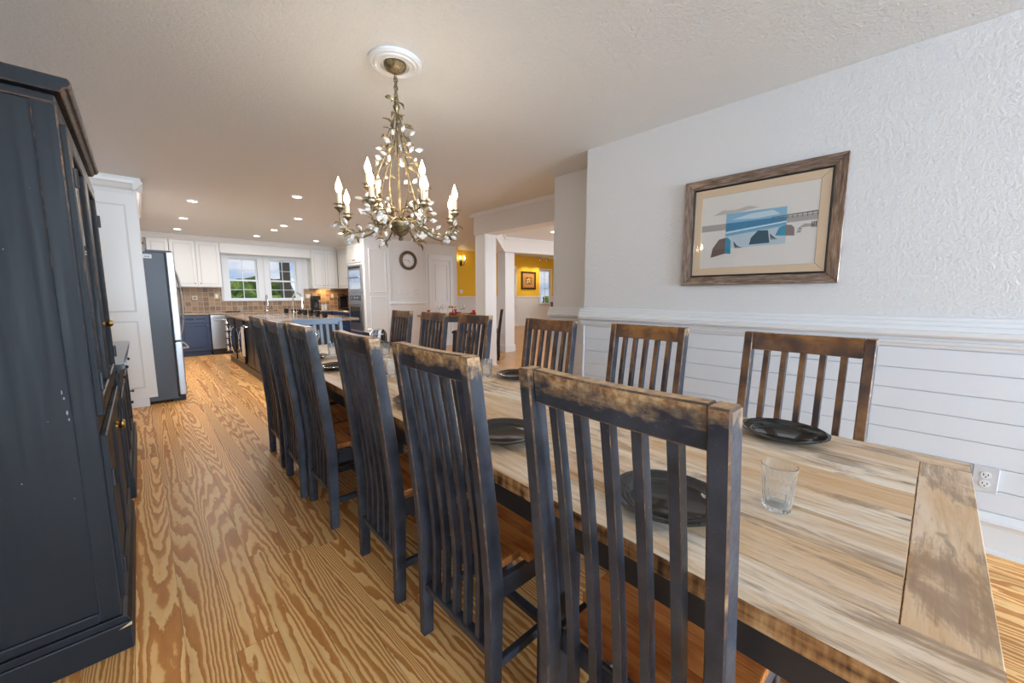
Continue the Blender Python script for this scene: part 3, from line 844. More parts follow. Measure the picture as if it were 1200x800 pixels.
flat('print_blue_sea', [(.933, 1.700), (.583, 1.735), (.584, 1.779), (.933, 1.779)], (.035, .22, .42), pr)
flat('print_wave', [(.932, 1.722), (.75, 1.738), (.583, 1.752), (.583, 1.742), (.75, 1.726), (.932, 1.708)], (.55, .72, .82), pr)
flat('print_blue_surf', [(.932, 1.69), (.583, 1.722), (.583, 1.737), (.932, 1.704)], (.16, .40, .60), pr)
flat('print_pale_sand', [(.930, 1.608), (.581, 1.611), (.583, 1.722), (.932, 1.69)], (.48, .60, .68), pr)
flat('print_umbrella', [(1.022, 1.552), (1.012, 1.615), (.973, 1.674), (.93, 1.683), (.93, 1.575)][::-1], (.16, .115, .10), pr)
flat('print_umbrella', [(.93, 1.575), (.93, 1.683), (.915, 1.681), (.897, 1.66), (.894, 1.571)][::-1], (.02, .26, .42), pr)
flat('print_umbrella', [(.784, 1.622), (.775, 1.667), (.737, 1.709), (.68, 1.705), (.667, 1.624)][::-1], (.018, .085, .13), pr)
flat('print_umbrella', [(.639, 1.666), (.62, 1.714), (.586, 1.727), (.583, 1.66)][::-1], (.03, .27, .44), pr)
flat('print_umbrella', [(.583, 1.66), (.586, 1.727), (.555, 1.722), (.54, 1.704), (.537, 1.655)][::-1], (.20, .165, .15), pr)
flat('print_far_umbrella', [(.52, 1.70), (.49, 1.722), (.45, 1.718), (.43, 1.702)][::-1], (.42, .39, .37), pr)
for k in range(5):
    flat('print_deck_chair', [(.868 - .012 * k, 1.606), (.862 - .012 * k, 1.606), (.874 - .004 * k, 1.65 - .008 * k), (.880 - .004 * k, 1.65 - .008 * k)], (.02, .03, .04), pr)
for k in range(4):
    flat('print_deck_chair', [(.660 - .01 * k, 1.642), (.655 - .01 * k, 1.642), (.664 - .006 * k, 1.68 - .007 * k), (.669 - .006 * k, 1.68 - .007 * k)], (.02, .03, .04), pr)
for k in range(3):
    flat('print_deck_chair', [(.455 - .01 * k, 1.695), (.45 - .01 * k, 1.695), (.45 - .01 * k, 1.73), (.455 - .01 * k, 1.73)], (.08, .07, .07), pr)
    flat('print_deck_chair', [(.525 - .005 * k, 1.672 + .01 * k), (.505 - .003 * k, 1.672 + .01 * k), (.505, 1.677 + .01 * k), (.525, 1.677 + .01 * k)], (.05, .05, .05), pr)
flat('print_pier', [(.668, 1.780), (.428, 1.786), (.428, 1.794), (.668, 1.784)], (.14, .13, .13), pr)
for k in range(10):
    yy = .655 - k * .025; flat('print_pier_post', [(yy, 1.765), (yy - .004, 1.765), (yy - .004, 1.786), (yy, 1.786)], (.16, .15, .15), pr)
MB().box(-.0150, -.0138, a[0] + .07, b[0] - .07, a[1] + .07, b[1] - .07).build('glazing', M_pane, pw)

ol = thing('wall_outlet', 'white duplex outlet on the wainscot beside the table end', 'outlet', (2.968, -.335, .373))
box('cover_plate', (-.008, 0, -.042, .042, -.066, .066), plain('outlet_plastic', (.60, .61, .64), .4), ol, bevel=.002)
for z in (-.022, .022):
    s_ = MB().lathe([(.0005, -.011), (.018, -.0108), (.0185, -.007)], 20, (0, 0, z), 'x').build('socket', M_white, ol)
    box('slot', (-.0118, -.0108, -.009, -.006, z - .002, z + .008), M_blackm, s_, bevel=0)
    box('slot', (-.0118, -.0108, .006, .009, z - .002, z + .008), M_blackm, s_, bevel=0)
    box('slot', (-.0118, -.0108, -.003, .003, z - .012, z - .007), M_blackm, s_, bevel=0)
# ================================================================== chandelier
M_gold = NT('antique_gold_leaf')
_n = M_gold.noise(M_gold.coord('Object', (1, 1, 1), M_gold.rvec(7)), 38, 4, .6)
M_gold.set(Base_Color=M_gold.ramp(_n, [(.35, (.10, .085, .055)), (.55, (.30, .22, .11)), (.7, (.50, .44, .32))]), Roughness=.42, Metallic=.65)
M_gold = M_gold.m
M_crystal = NT('milky_crystal').set(Base_Color=(.95, .95, .95, 1), Roughness=.06, Transmission_Weight=.55, IOR=1.5).m
M_candle = plain('ivory_candle_sleeve', (.80, .70, .52), .5)
M_bulb = emit('lit_flame_bulb', (1.0, .80, .52), 26)
CX, CY = 1.13, 2.10
chn = thing('chandelier', 'gilt leafy chandelier with candle bulbs and crystal drops over the table', 'chandelier', (CX, CY, 0))
MB().lathe([(.001, H - .001), (.142, H - .001), (.142, H - .012), (.128, H - .020), (.118, H - .016), (.108, H - .026), (.092, H - .018), (.078, H - .024), (.074, H - .012), (.001, H - .012)], 48).build('ceiling_medallion', M_trim, chn, smooth=True)
MB().lathe([(.001, H - .062), (.018, H - .060), (.030, H - .052), (.052, H - .040), (.062, H - .024), (.060, H - .012)], 24).build('canopy', M_gold, chn, smooth=True)
for k in range(6):
    zc = 2.496 - k * .0205; pts = []
    for i in range(13):
        a = 2 * PI * i / 12; u, w = .010 * math.cos(a), .017 * math.sin(a)
        pts.append((u, 0, zc + w) if k % 2 else (0, u, zc + w))
    MB().tube(pts, .0032, 6).build('chain_link', M_gold, chn, smooth=True)
MB().lathe([(.001, 2.392), (.010, 2.388), (.016, 2.37), (.012, 2.35), (.020, 2.335), (.010, 2.31), (.007, 2.28), (.007, 1.72)], 14).build('stem', M_gold, chn, smooth=True)
MB().lathe([(.001, 1.600), (.010, 1.603), (.014, 1.614), (.008, 1.624), (.030, 1.636), (.052, 1.655), (.062, 1.680), (.064, 1.700), (.058, 1.705), (.050, 1.695), (.001, 1.690)], 24).build('bowl', M_gold, chn, smooth=True)
nd = Vector((-CX, -CY, 0)).normalized(); rd = Vector((-nd.y, nd.x, 0))
if rd.x < 0: rd = -rd
def cdir(th): th = math.radians(th); return nd * math.cos(th) + rd * math.sin(th)
def bez(p, n=14):
    out = []
    for i in range(n + 1):
        t_ = i / n; q = [Vector(a_) for a_ in p]
        while len(q) > 1: q = [q[j].lerp(q[j + 1], t_) for j in range(len(q) - 1)]
        out.append(q[0])
    return out
leaf_spots, cry_spots = [], []
def leaf_mesh(L=.052, Wd=.018):
    m = MB(); v = []; f = []
    for i in range(6):
        u = i / 5; w = Wd * math.sin(PI * min(1, u * .92 + .06)) * .5; z = .012 * math.sin(PI * u) - .006 * u * u
        v += [(-w, u * L, z + .003), (0, u * L, z), (w, u * L, z + .003)]
    for i in range(5):
        for j in range(2): f.append((i * 3 + j, i * 3 + j + 1, i * 3 + j + 4, i * 3 + j + 3))
    n = len(v); v += [(a_[0], a_[1], a_[2] - .0014) for a_ in v]; f += [tuple(reversed([q + n for q in g])) for g in f]
    return m.add(v, f).mesh('leaf', M_gold, smooth=True)
LM = leaf_mesh()
KM = MB().lathe([(.0005, 0), (.004, .003), (.0085, .011), (.0092, .017), (.006, .026), (.0005, .033)], 8).mesh('crystal', M_crystal)
CUP = MB().lathe([(.006, -.016), (.010, -.010), (.018, -.002), (.026, .004), (.0265, .006), (.017, .002), (.012, .000), (.001, .000)], 18).mesh('drip_cup', M_gold, smooth=True)
SLV = MB().lathe([(.0125, 0), (.0125, .075), (.011, .079), (.001, .079)], 14).mesh('candle_sleeve', M_candle, smooth=True)
BLB = MB().lathe([(.0075, 0), (.009, .004), (.0148, .018), (.0165, .030), (.0145, .044), (.009, .060), (.004, .074), (.0005, .086)], 14).mesh('bulb', M_bulb, smooth=True)
PET = leaf_mesh(.034, .016)
def arm(th, R, zcup, zdip, z0):
    d = cdir(th)
    p = bez([(0, 0, z0), tuple(d * R * .25 + Vector((0, 0, z0 + .12))), tuple(d * R * .52 + Vector((0, 0, zdip - .10))), tuple(d * R * 1.08 + Vector((0, 0, zdip - .02))), tuple(d * R + Vector((0, 0, zcup - .014)))])
    r_ = [.0055 - .0018 * i / len(p) for i in range(len(p))]
    a_ = MB().tube(p, r_, 7).build('arm', M_gold, chn, smooth=True)
    B = Matrix.Translation(d * R + Vector((0, 0, zcup)))
    c_ = link('drip_cup', CUP, chn, B)
    for k in range(6):
        M = Matrix.Rotation(k * PI / 3 + th, 4, 'Z') @ Matrix.Translation((0, .010, .0)) @ Matrix.Rotation(.95, 4, 'X')
        link('petal', PET, c_, M)
    link('candle_sleeve', SLV, chn, B @ Matrix.Translation((0, 0, .003)))
    link('bulb', BLB, chn, B @ Matrix.Translation((0, 0, .079)))
    for i in (3, 5, 6, 8, 9, 10, 11, 12): leaf_spots.append(p[i])
    for i in (4, 5, 7, 8, 9, 10, 12): cry_spots.append(p[i])
for k in range(8): arm(-24 + 45 * k, .328, 1.738, 1.62, 1.70)
for k in range(4): arm(-52 + 90 * k, .20, 1.848, 1.78, 1.74)
for k in range(6):
    d = cdir(10 + 60 * k); e = cdir(50 + 60 * k)
    p = bez([tuple(d * .035 + Vector((0, 0, 1.70))), tuple(d * .26 + Vector((0, 0, 1.80))), tuple(e * .14 + Vector((0, 0, 1.98))), tuple(e * .02 + Vector((0, 0, 2.08))), tuple(d * .06 + Vector((0, 0, 2.16))), tuple(d * .008 + Vector((0, 0, 2.30)))], 18)
    MB().tube(p, .0036, 6).build('vine', M_gold, chn, smooth=True)
    for i in (2, 4, 6, 8, 10, 12, 14, 16): leaf_spots.append(p[i])
    for i in (3, 5, 8, 10, 12, 14): cry_spots.append(p[i])
for th, z in ((40, 2.29), (130, 2.27), (220, 2.30), (310, 2.26), (80, 2.36), (200, 2.36), (320, 2.36)):
    leaf_spots.append(cdir(th) * .012 + Vector((0, 0, z)))
for s_ in leaf_spots:
    out = Vector((s_.x, s_.y, 0)); az = math.atan2(out.y, out.x) - PI / 2 + random.uniform(-1.1, 1.1)
    M = Matrix.Translation(s_) @ Matrix.Rotation(az, 4, 'Z') @ Matrix.Rotation(random.uniform(-.9, .9), 4, 'X') @ Matrix.Rotation(random.uniform(-.8, .8), 4, 'Y') @ Matrix.Scale(random.uniform(.8, 1.35), 4)
    link('leaf', LM, chn, M)
for s_ in cry_spots:
    out = Vector((s_.x, s_.y, 0)); az = math.atan2(out.y, out.x) - PI / 2 + random.uniform(-1.3, 1.3)
    ti = random.uniform(-2.4, -.2); L = random.uniform(.012, .04)
    R_ = Matrix.Rotation(az, 4, 'Z') @ Matrix.Rotation(ti, 4, 'X')
    M = Matrix.Translation(s_) @ R_ @ Matrix.Translation((0, 0, L)) @ Matrix.Scale(random.uniform(1.0, 1.5), 4)
    k = link('crystal', KM, chn, M)
    MB().tube([(0, 0, -L), (0, 0, .001)], .0012, 4).build('crystal_wire', M_gold, k)

cd = bpy.data.lights.new('chandelier_glow', 'POINT'); cd.energy = 11; cd.color = (1, .90, .76); cd.shadow_soft_size = .25
co = bpy.data.objects.new('chandelier_glow', cd); C.objects.link(co); co.parent = chn; co.location = (0, 0, 1.86)
# ================================================================== recessed lights
M_lens = emit('lit_downlight_lens', (1.0, .93, .82), 9)
DLR = MB().lathe([(.052, -.002), (.078, -.006), (.082, -.003), (.082, 0)], 28).mesh('trim_ring', M_trim, smooth=True)
DLL = MB().lathe([(.001, -.0025), (.053, -.0025), (.053, 0)], 28).mesh('lens', M_lens)
def downlight(x, y, z, label, group, power=17.):
    t = thing('recessed_downlight', label, 'ceiling light', (x, y, z - .001), 0, group)
    link('trim_ring', DLR, t); link('lens', DLL, t)
    if power:
        d = bpy.data.lights.new('downlight_lamp', 'AREA'); d.shape = 'DISK'; d.size = .1; d.energy = power; d.color = (1, .96, .91)
        o = bpy.data.objects.new('downlight_lamp', d); C.objects.link(o); o.parent = t; o.location = (0, 0, -.012)
kl = [(.64, 6.95), (.65, 8.55), (.65, 10.0), (1.60, 5.70), (2.04, 7.28), (2.04, 8.16), (2.03, 8.83), (1.95, 9.95), (3.12, 9.86), (3.13, 8.31)]
kn = ['in front of the fridge', 'past the fridge in the aisle row', 'above the navy cabinet by the dishwasher', 'nearest the chandelier', 'over the island end nearest the dining table',
      'over the island, second from the dining table', 'over the island, third from the dining table', 'over the window sink', 'in front of the coffee maker', 'in front of the wall ovens']
for (x_, y_), w_ in zip(kl, kn): downlight(x_, y_, H, 'lit round kitchen downlight ' + w_, 'kitchen downlights', 3.2 if y_ > 9.5 else 15)
downlight(6.15, 5.15, H, 'lit round downlight in the ceiling behind the beam', None, 5)
for x_, y_ in ((9.2, 8.6), (11.8, 9.6), (12.6, 8.9)): downlight(x_, y_, 2.95, 'lit round downlight in the far yellow room', 'far room downlights', 16)

# ================================================================== kitchen: tall units on the left
def Mfront(kind, at):
    """local frame: door faces -y at y=0. kind 'S' faces -Y, 'W' faces -X, 'E' faces +X"""
    return {'S': Matrix.Translation((0, at, 0)), 'W': Matrix.Translation((at, 0, 0)) @ Matrix.Rotation(-PI / 2, 4, 'Z'), 'E': Matrix.Translation((at, 0, 0)) @ Matrix.Rotation(PI / 2, 4, 'Z')}[kind]
def cab_door(parent, kind, at, a, b, z0, z1, mat, knob=None, name='door', knobm=M_brass):
    """a..b along the run (X for S; Y for W and E)"""
    if kind == 'W': a, b = -b, -a
    M = Mfront(kind, at)
    d = MB(M).box(a, b, -.02, 0, z0, z1).build(name, mat, parent, bevel=.003)
    w = .055; e = .012 if (b - a) > .3 else .008
    if (b - a) > 2.6 * w and (z1 - z0) > 2.6 * w:
        MB(M).box(a + w, b - w, -.0202, -.0195, z0 + w, z1 - w).build('panel_groove_shade', M_groove_shade[mat.name], d)
        MB(M).box(a + w + e, b - w - e, -.026, -.0203, z0 + w + e, z1 - w - e).build('raised_panel', mat, d, bevel=.005)
    if knob:
        u = -knob[0] if kind == 'W' else knob[0]
        MB(M).lathe([(.001, -.048), (.011, -.046), (.014, -.038), (.006, -.030), (.007, -.02)], 12, (u, 0, knob[1]), 'y').build('knob', knobm, d, smooth=True)
    return d
M_groove_shade = {M_cabw.name: plain('cabinet_groove_shade', (.60, .585, .56), .5), M_navy.name: plain('navy_groove_shade', (.012, .02, .055), .5)}  # darker copies of both paints: groove shade put into colour on flat strips
tall = thing('fridge_surround', 'white tall cabinet surround beside the fridge with crown moulding', 'cabinet', (0, 0, 0))
ep = box('end_panel', (-.62, .075, 6.10, 6.13, .10, 2.45), M_cabw, tall)
for z0, z1 in ((.22, 1.0), (1.10, 2.28)):
    MB().box(-.50, -.02, 6.096, 6.0999, z0, z1).build('panel_groove_shade', M_groove_shade[M_cabw.name], ep)
    box('raised_panel', (-.485, -.035, 6.088, 6.0958, z0 + .015, z1 - .015), M_cabw, ep, bevel=.004)
box('plinth', (-.62, .0, 6.105, 6.13, 0, .10), M_cabw, tall)
box('body', (-.62, .055, 7.10, 8.42, .10, 2.45), M_cabw, tall); box('plinth', (-.62, 0, 7.11, 8.40, 0, .10), M_cabw, tall)
box('bridge', (-.62, .055, 6.13, 7.10, 1.86, 2.45), M_cabw, tall)
for a, b in ((6.14, 6.615), (6.62, 7.095)): cab_door(tall, 'E', .056, a, b, 1.87, 2.43, M_cabw, ((a + b) / 2 + (.17 if b < 6.7 else -.17), 1.93))
for a, b in ((7.11, 7.755), (7.76, 8.41)): cab_door(tall, 'E', .056, a, b, .12, 2.43, M_cabw, ((a + b) / 2 + (.25 if b < 8 else -.25), 1.1))
def crown(name, path_poly, parent=None): pass
cp = [(0, 2.43), (.012, 2.432), (.018, 2.445), (.03, 2.45), (.055, 2.49), (.075, 2.505), (.08, 2.535), (0, 2.535)]
MB().prism([(.055 + u, w) for u, w in cp], 6.02, 8.50, 'y').build('crown', M_cabw, tall)
MB().prism([(6.10 - u, w) for u, w in cp], -.62, .135, 'x').build('crown', M_cabw, tall)
MB().box(-.62, .055, 6.10, 8.42, 2.45, 2.535).box(-.62, .125, 6.03, 8.49, 2.535, 2.569).build('crown_core', M_cabw, tall)
dn = MB()
for k in range(30): dn.box(-.6 + k * .0225, -.6 + k * .0225 + .011, 6.082, 6.098, 2.415, 2.43)
dn.box(-.62, .08, 6.092, 6.0995, 2.405, 2.432).build('dentil_strip', M_cabw, tall)

fr = thing('refrigerator', 'steel french-door refrigerator with grey sides in the white surround', 'refrigerator', (0, 0, 0))
box('body', (-.56, .262, 6.16, 7.06, .03, 1.79), M_steeld, fr, bevel=.006)
box('top_hinge_cover', (.10, .33, 6.18, 6.34, 1.7905, 1.815), M_steeld, fr); box('door_gasket', (.262, .274, 6.17, 7.05, .08, 1.785), M_blackm, fr)
for a, b in ((6.16, 6.607), (6.613, 7.06)):
    d = box('fridge_door', (.274, .345, a, b, .74, 1.80), M_steel, fr, bevel=.012, seg=3)
    hy = b - .05 if b < 6.7 else a + .05
    MB().tube(bez([(.345, hy, 1.62), (.405, hy, 1.60), (.42, hy, 1.2), (.405, hy, .80), (.345, hy, .78)], 16), .012, 8).build('handle', M_steel, d, smooth=True)
d = box('freezer_drawer', (.274, .345, 6.16, 7.06, .07, .73), M_steel, fr, bevel=.012, seg=3)
MB().tube([(.345, 6.24, .64), (.40, 6.27, .64), (.405, 6.6, .64), (.40, 6.95, .64), (.345, 6.98, .64)], .012, 8).build('handle', M_steel, d, smooth=True)
box('base_grille', (.20, .33, 6.18, 7.04, .0, .065), M_blackm, fr)
lb = box('sticker', (.07, .15, 6.158, 6.1598, 1.715, 1.76), M_white, fr, bevel=0)
box('sticker_print', (.085, .135, 6.1574, 6.1579, 1.73, 1.742), plain('grey_print', (.3, .3, .32), .6), lb, bevel=0)

# ---- back run
KF = 10.53
def base_unit(x0, x1, label, doors=1, drawer=True):
    t = thing('base_cabinet', label, 'cabinet', (0, 0, 0))
    box('body', (x0, x1, KF + .021, KY - .02, .10, .878), M_navy, t); box('plinth', (x0, x1, KF + .08, KY - .02, 0, .0995), M_navy, t)
    n = doors; w = (x1 - x0) / n
    for k in range(n):
        a, b = x0 + k * w + .003, x0 + (k + 1) * w - .003
        if drawer: cab_door(t, 'S', KF + .0205, a, b, .72, .872, M_navy, ((a + b) / 2, .795), 'drawer')
        cab_door(t, 'S', KF + .0205, a, b, .11, .71 if drawer else .872, M_navy, (b - .04 if k == 0 else a + .04, .655))
    return t
base_unit(.06, .56, 'navy base cabinet hidden behind the fridge'); base_unit(.565, 1.075, 'navy base cabinet with one drawer between fridge and dishwasher')
base_unit(1.70, 2.70, 'navy sink cabinet under the kitchen windows', 2, False); base_unit(2.705, 3.60, 'navy base cabinet in front of the coffee machines', 2)
t = thing('base_cabinet', 'navy corner drawers beside the wall ovens', 'cabinet', (0, 0, 0))
box('body', (3.63, 4.24, 9.32, KY - .02, .10, .878), M_navy, t); box('plinth', (3.70, 4.24, 9.32, KY - .02, 0, .0995), M_navy, t)
for z0, z1 in ((.11, .36), (.37, .62), (.63, .872)):
    d = cab_door(t, 'W', 3.629, 9.33, 10.50, z0, z1, M_navy, None, 'drawer')
    MB().tube([(3.61, 9.62, z1 - .07), (3.57, 9.62, z1 - .07), (3.57, 10.2, z1 - .07), (3.61, 10.2, z1 - .07)], .008, 8).build('bar_handle', M_chrome, d, smooth=True)
dw = thing('dishwasher', 'stainless dishwasher under the kitchen worktop', 'dishwasher', (0, 0, 0))
box('body', (1.085, 1.69, KF + .02, KY - .02, .0995, .877), M_steeld, dw); box('door', (1.085, 1.69, KF - .02, KF + .0195, .13, .80), M_steel, dw, bevel=.006)
box('control_panel', (1.085, 1.69, KF - .02, KF + .0195, .803, .876), M_steel, dw, bevel=.004); box('kick_plate', (1.085, 1.69, KF + .03, KF + .05, .0, .099), M_blackm, dw)
MB().tube([(1.14, KF - .02, .77), (1.14, KF - .055, .77), (1.63, KF - .055, .77), (1.63, KF - .02, .77)], .010, 8).build('bar_handle', M_steel, dw, smooth=True)
wt = thing('kitchen_worktop', 'polished brown stone worktop along the kitchen back wall', 'worktop', (0, 0, 0))
box('slab', (.0, 4.245, KF - .04, KY - .022, .8795, .918), M_granite, wt, bevel=.006); box('slab', (3.60, 4.245, 9.32, KF - .041, .8795, .918), M_granite, wt, bevel=.006)
bs = struct(MB().box(.0, 1.40, KY - .02, KY - .001, .9185, 1.47).box(1.40, 3.15, KY - .02, KY - .001, .9185, 1.16).box(3.15, 4.249, KY - .02, KY - .001, .9185, 1.47).box(4.23, 4.249, 9.32, KY - .02, .9185, 1.47).build('wall_backsplash', M_tile), 'brown tumbled stone tile backsplash')
def outlet_plate(x, z, y, label, mat=M_white, w=.08, h=.12):
    t = thing('outlet_plate', label, 'outlet', (x, y, z)); box('cover_plate', (-w / 2, w / 2, -.006, 0, -h / 2, h / 2), mat, t, bevel=.002)
    box('rocker', (-w * .22, w * .22, -.009, -.0061, -h * .3, h * .3), M_trim, t, bevel=.001)
M_almond = plain('almond_plastic', (.55, .47, .33), .5)
outlet_plate(1.30, 1.28, KY - .02, 'almond outlet plate on the tiles by the kitchen window', M_almond); outlet_plate(3.24, 1.28, KY - .02, 'wide almond outlet plate on the tiles beside the coffee maker', M_almond, .14)
outlet_plate(3.86, 1.29, KY - .02, 'almond outlet plate on the tiles by the pod machine', M_almond)
dt = box('accent_tile', (.86, .955, KY - .026, KY - .0205, 1.19, 1.285), plain('pale_accent_tile', (.55, .47, .36), .5), bs)
MB().lathe([(.001, KY - .0275), (.022, KY - .0268), (.024, KY - .0262)], 6, (.907, 0, 1.237), 'y').build('tile_motif', plain('accent_motif', (.22, .13, .07), .5), dt)

def upper_unit(x0, x1, z0, z1, label, doors, yf=10.80):
    t = thing('wall_cabinet', label, 'cabinet', (0, 0, 0))
    box('body', (x0, x1, yf + .021, KY - .001 if z0 > 1.47 else KY - .021, z0, z1), M_cabw, t)
    w = (x1 - x0) / doors
    for k in range(doors):
        a, b = x0 + k * w + .004, x0 + (k + 1) * w - .004
        kx = (b - .04) if (k % 2 == 0 and doors > 1) or doors == 1 else a + .04
        cab_door(t, 'S', yf + .0205, a, b, z0 + .012, z1 - .012, M_cabw, (kx, z0 + .08))
    return t
upper_unit(.20, .535, 1.475, 2.46, 'narrow white wall cabinet above the fridge corner', 1); upper_unit(.54, 1.385, 1.475, 2.46, 'white two-door wall cabinet between fridge and windows', 2)
upper_unit(3.27, 3.92, 1.475, 2.46, 'white two-door wall cabinet above the coffee maker', 2)
t = thing('wall_cabinet', 'white wall cabinet on the oven side of the kitchen corner', 'cabinet', (0, 0, 0))
box('body', (3.945, 4.228, 9.32, KY - .021, 1.475, 2.46), M_cabw, t)
cab_door(t, 'W', 3.944, 9.95, 10.79, 1.487, 2.448, M_cabw, (10.0, 1.56)); cab_door(t, 'W', 3.944, 9.33, 9.94, 1.487, 2.448, M_cabw, (9.9, 1.56))
vl = thing('window_valance', 'white valance board bridging the wall cabinets over the windows', 'valance', (0, 0, 0))
box('board', (1.39, 3.265, 10.82, 10.84, 2.24, 2.46), M_cabw, vl); box('soffit', (1.39, 3.265, 10.841, KY - .03, 2.30, 2.32), M_cabw, vl); box('bead', (1.39, 3.265, 10.808, 10.819, 2.255, 2.28), M_cabw, vl)
ck = [(0, 2.461), (.01, 2.463), (.014, 2.478), (.03, 2.49), (.05, 2.53), (.07, 2.545), (.075, 2.568), (0, 2.568)]
struct(MB().prism([(10.82 - u, w) for u, w in ck], .10, 3.96, 'x').prism([(3.944 - u, w) for u, w in ck], 9.32, 10.82, 'y').build('trim_12', M_cabw), 'crown moulding above the wall cabinets')
struct(MB().box(.20, 3.96, 10.82, KY, 2.461, 2.568).box(3.944, 4.249, 9.32, KY, 2.461, 2.568).build('trim_13', M_cabw))
ul = bpy.data.lights.new('cabinet_lamp', 'AREA'); ul.size = .25; ul.energy = 3.2; ul.color = (1, .62, .22)
u_ = thing('under_cabinet_light', 'warm light strip under the wall cabinet above the coffee maker', 'light', (3.62, 10.98, 1.462))
box('housing', (-.16, .16, -.03, .03, 0, .012), M_white, u_, bevel=.002); box('diffuser', (-.15, .15, -.024, .024, -.003, -.0002), emit('warm_strip', (1, .6, .2), 5), u_, bevel=0)
uo = bpy.data.objects.new('cabinet_lamp', ul); C.objects.link(uo); uo.parent = u_; uo.location = (0, 0, -.006)

# ---- wall ovens
oc = thing('oven_cabinet', 'white tall cabinet holding the double wall oven', 'cabinet', (0, 0, 0))
box('body', (3.62, 4.24, 8.455, 9.305, .10, 2.46), M_cabw, oc); box('plinth', (3.68, 4.24, 8.455, 9.305, 0, .0995), M_navy, oc)
cab_door(oc, 'W', 3.6195, 8.47, 8.88, 2.04, 2.44, M_cabw, (8.84, 2.09)); cab_door(oc, 'W', 3.6195, 8.885, 9.295, 2.04, 2.44, M_cabw, (8.92, 2.09))
d = cab_door(oc, 'W', 3.6195, 8.47, 9.295, .12, .46, M_navy, None, 'drawer')
MB().tube([(3.60, 8.65, .40), (3.555, 8.65, .40), (3.555, 9.1, .40), (3.60, 9.1, .40)], .009, 8).build('bar_handle', M_chrome, d, smooth=True)
MB().prism([(3.62 - u, w + .0) for u, w in ck], 8.452, 9.32, 'y').build('crown', M_cabw, oc); MB().box(3.62, 4.24, 8.455, 9.305, 2.461, 2.568).build('crown_core', M_cabw, oc)
ov = thing('double_wall_oven', 'stainless microwave and oven stacked in the white tall cabinet', 'oven', (0, 0, 0))
for z0, z1, nm in ((1.36, 1.985, 'microwave_front'), (.50, 1.345, 'oven_front')):
    f_ = box(nm, (3.585, 3.619, 8.50, 9.27, z0, z1), M_steel, ov, bevel=.006)
    if nm == 'oven_front':
        box('control_panel', (3.582, 3.5845, 8.56, 9.21, 1.18, 1.30), M_ovenglass, f_, bevel=0)
        for k in range(3): MB().lathe([(.018, 3.582), (.016, 3.56), (.001, 3.559)], 12, (0, 8.72 + k * .16, 1.24), 'x').build('dial', M_chrome, f_, smooth=True)
        box('oven_door', (3.570, 3.5845, 8.53, 9.24, .62, 1.16), M_steel, f_, bevel=.004); box('oven_glass', (3.567, 3.5698, 8.62, 9.15, .68, 1.04), M_ovenglass, f_, bevel=0)
        zh = 1.11
    else:
        box('vent', (3.580, 3.5845, 8.56, 9.21, 1.90, 1.95), M_blackm, f_, bevel=0); box('oven_glass', (3.580, 3.5845, 8.60, 9.17, 1.44, 1.86), M_chrome, f_, bevel=0)
        zh = 1.70
    MB().tube([(3.58, 8.58, zh), (3.545, 8.58, zh), (3.545, 9.19, zh), (3.58, 9.19, zh)], .011, 8).build('handle', M_steel, f_, smooth=True)

# ---- worktop things
def gooseneck(x, y, z, label, h=.40, reach=(.0, -.16), mat=M_chrome):
    t = thing('kitchen_faucet', label, 'faucet', (x, y, z))
    MB().lathe([(.028, 0), (.026, .012), (.016, .03), (.014, .10)], 14, cap=True).build('base', mat, t, smooth=True)
    R_ = Vector((*reach, 0)); p = [Vector((0, 0, .08)), Vector((0, 0, h * .72))] + [Vector((0, 0, h * .72)) + R_ * (.5 - .5 * math.cos(PI * i / 8)) + Vector((0, 0, h * .28 * math.sin(PI * i / 8))) for i in range(1, 9)] + [R_ + Vector((0, 0, h * .52))]
    MB().tube(p, .011, 10).build('spout', mat, t, smooth=True)
    MB().tube([R_ + Vector((0, 0, h * .55)), R_ + Vector((0, 0, h * .36))], [.016, .019], 10).build('spray_head', mat, t, smooth=True)
    MB().tube([(.015, 0, .06), (.07, 0, .09)], .006, 8).build('lever', mat, t, smooth=True)
gooseneck(2.24, 10.95, .9185, 'steel gooseneck faucet at the window sink', .40)
MB_ = thing('soap_pump', 'small steel soap pump beside the window sink', 'dispenser', (1.72, 10.98, .9185)); MB().lathe([(.018, 0), (.018, .03), (.008, .04), (.008, .10), (.001, .10)], 12, cap=True).build('body', M_steel, MB_, smooth=True); MB().tube([(0, 0, .095), (0, -.06, .10)], .006, 8).build('nozzle', M_steel, MB_)
cm = thing('coffee_maker', 'black drip coffee maker with glass jug on the back worktop', 'coffee maker', (3.36, 10.92, .9185))
box('base', (-.09, .09, -.12, .12, 0, .03), M_blackm, cm); box('column', (-.09, .09, .04, .12, .0305, .36), M_blackm, cm); box('head', (-.09, .09, -.12, .0395, .26, .37), M_blackm, cm, bevel=.01)
MB().lathe([(.05, .032), (.068, .06), (.068, .13), (.045, .19), (.048, .21)], 18, (0, -.045, 0)).build('jug', plain('dark_jug_glass', (.05, .05, .055), .05), cm, smooth=True)
MB().tube([(-.06, -.06, .18), (-.11, -.08, .17), (-.11, -.08, .09), (-.066, -.06, .08)], .008, 8).build('jug_handle', M_blackm, cm)
for i, x_ in enumerate((3.53, 3.61)):
    t = thing('canister', ('white canister beside the coffee maker', 'white canister further from the coffee maker')[i], 'canister', (x_, 10.95, .9185)); MB().lathe([(.034, 0), (.036, .005), (.036, .14), (.03, .145)], 16, cap=True).build('body', M_white, t, smooth=True); MB().lathe([(.037, .1455), (.037, .158), (.01, .162), (.01, .175), (.001, .176)], 16).build('lid', M_steel, t, smooth=True)
pmach = thing('pod_coffee_machine', 'black pod coffee machine in the kitchen corner', 'coffee maker', (4.04, 10.80, .9185))
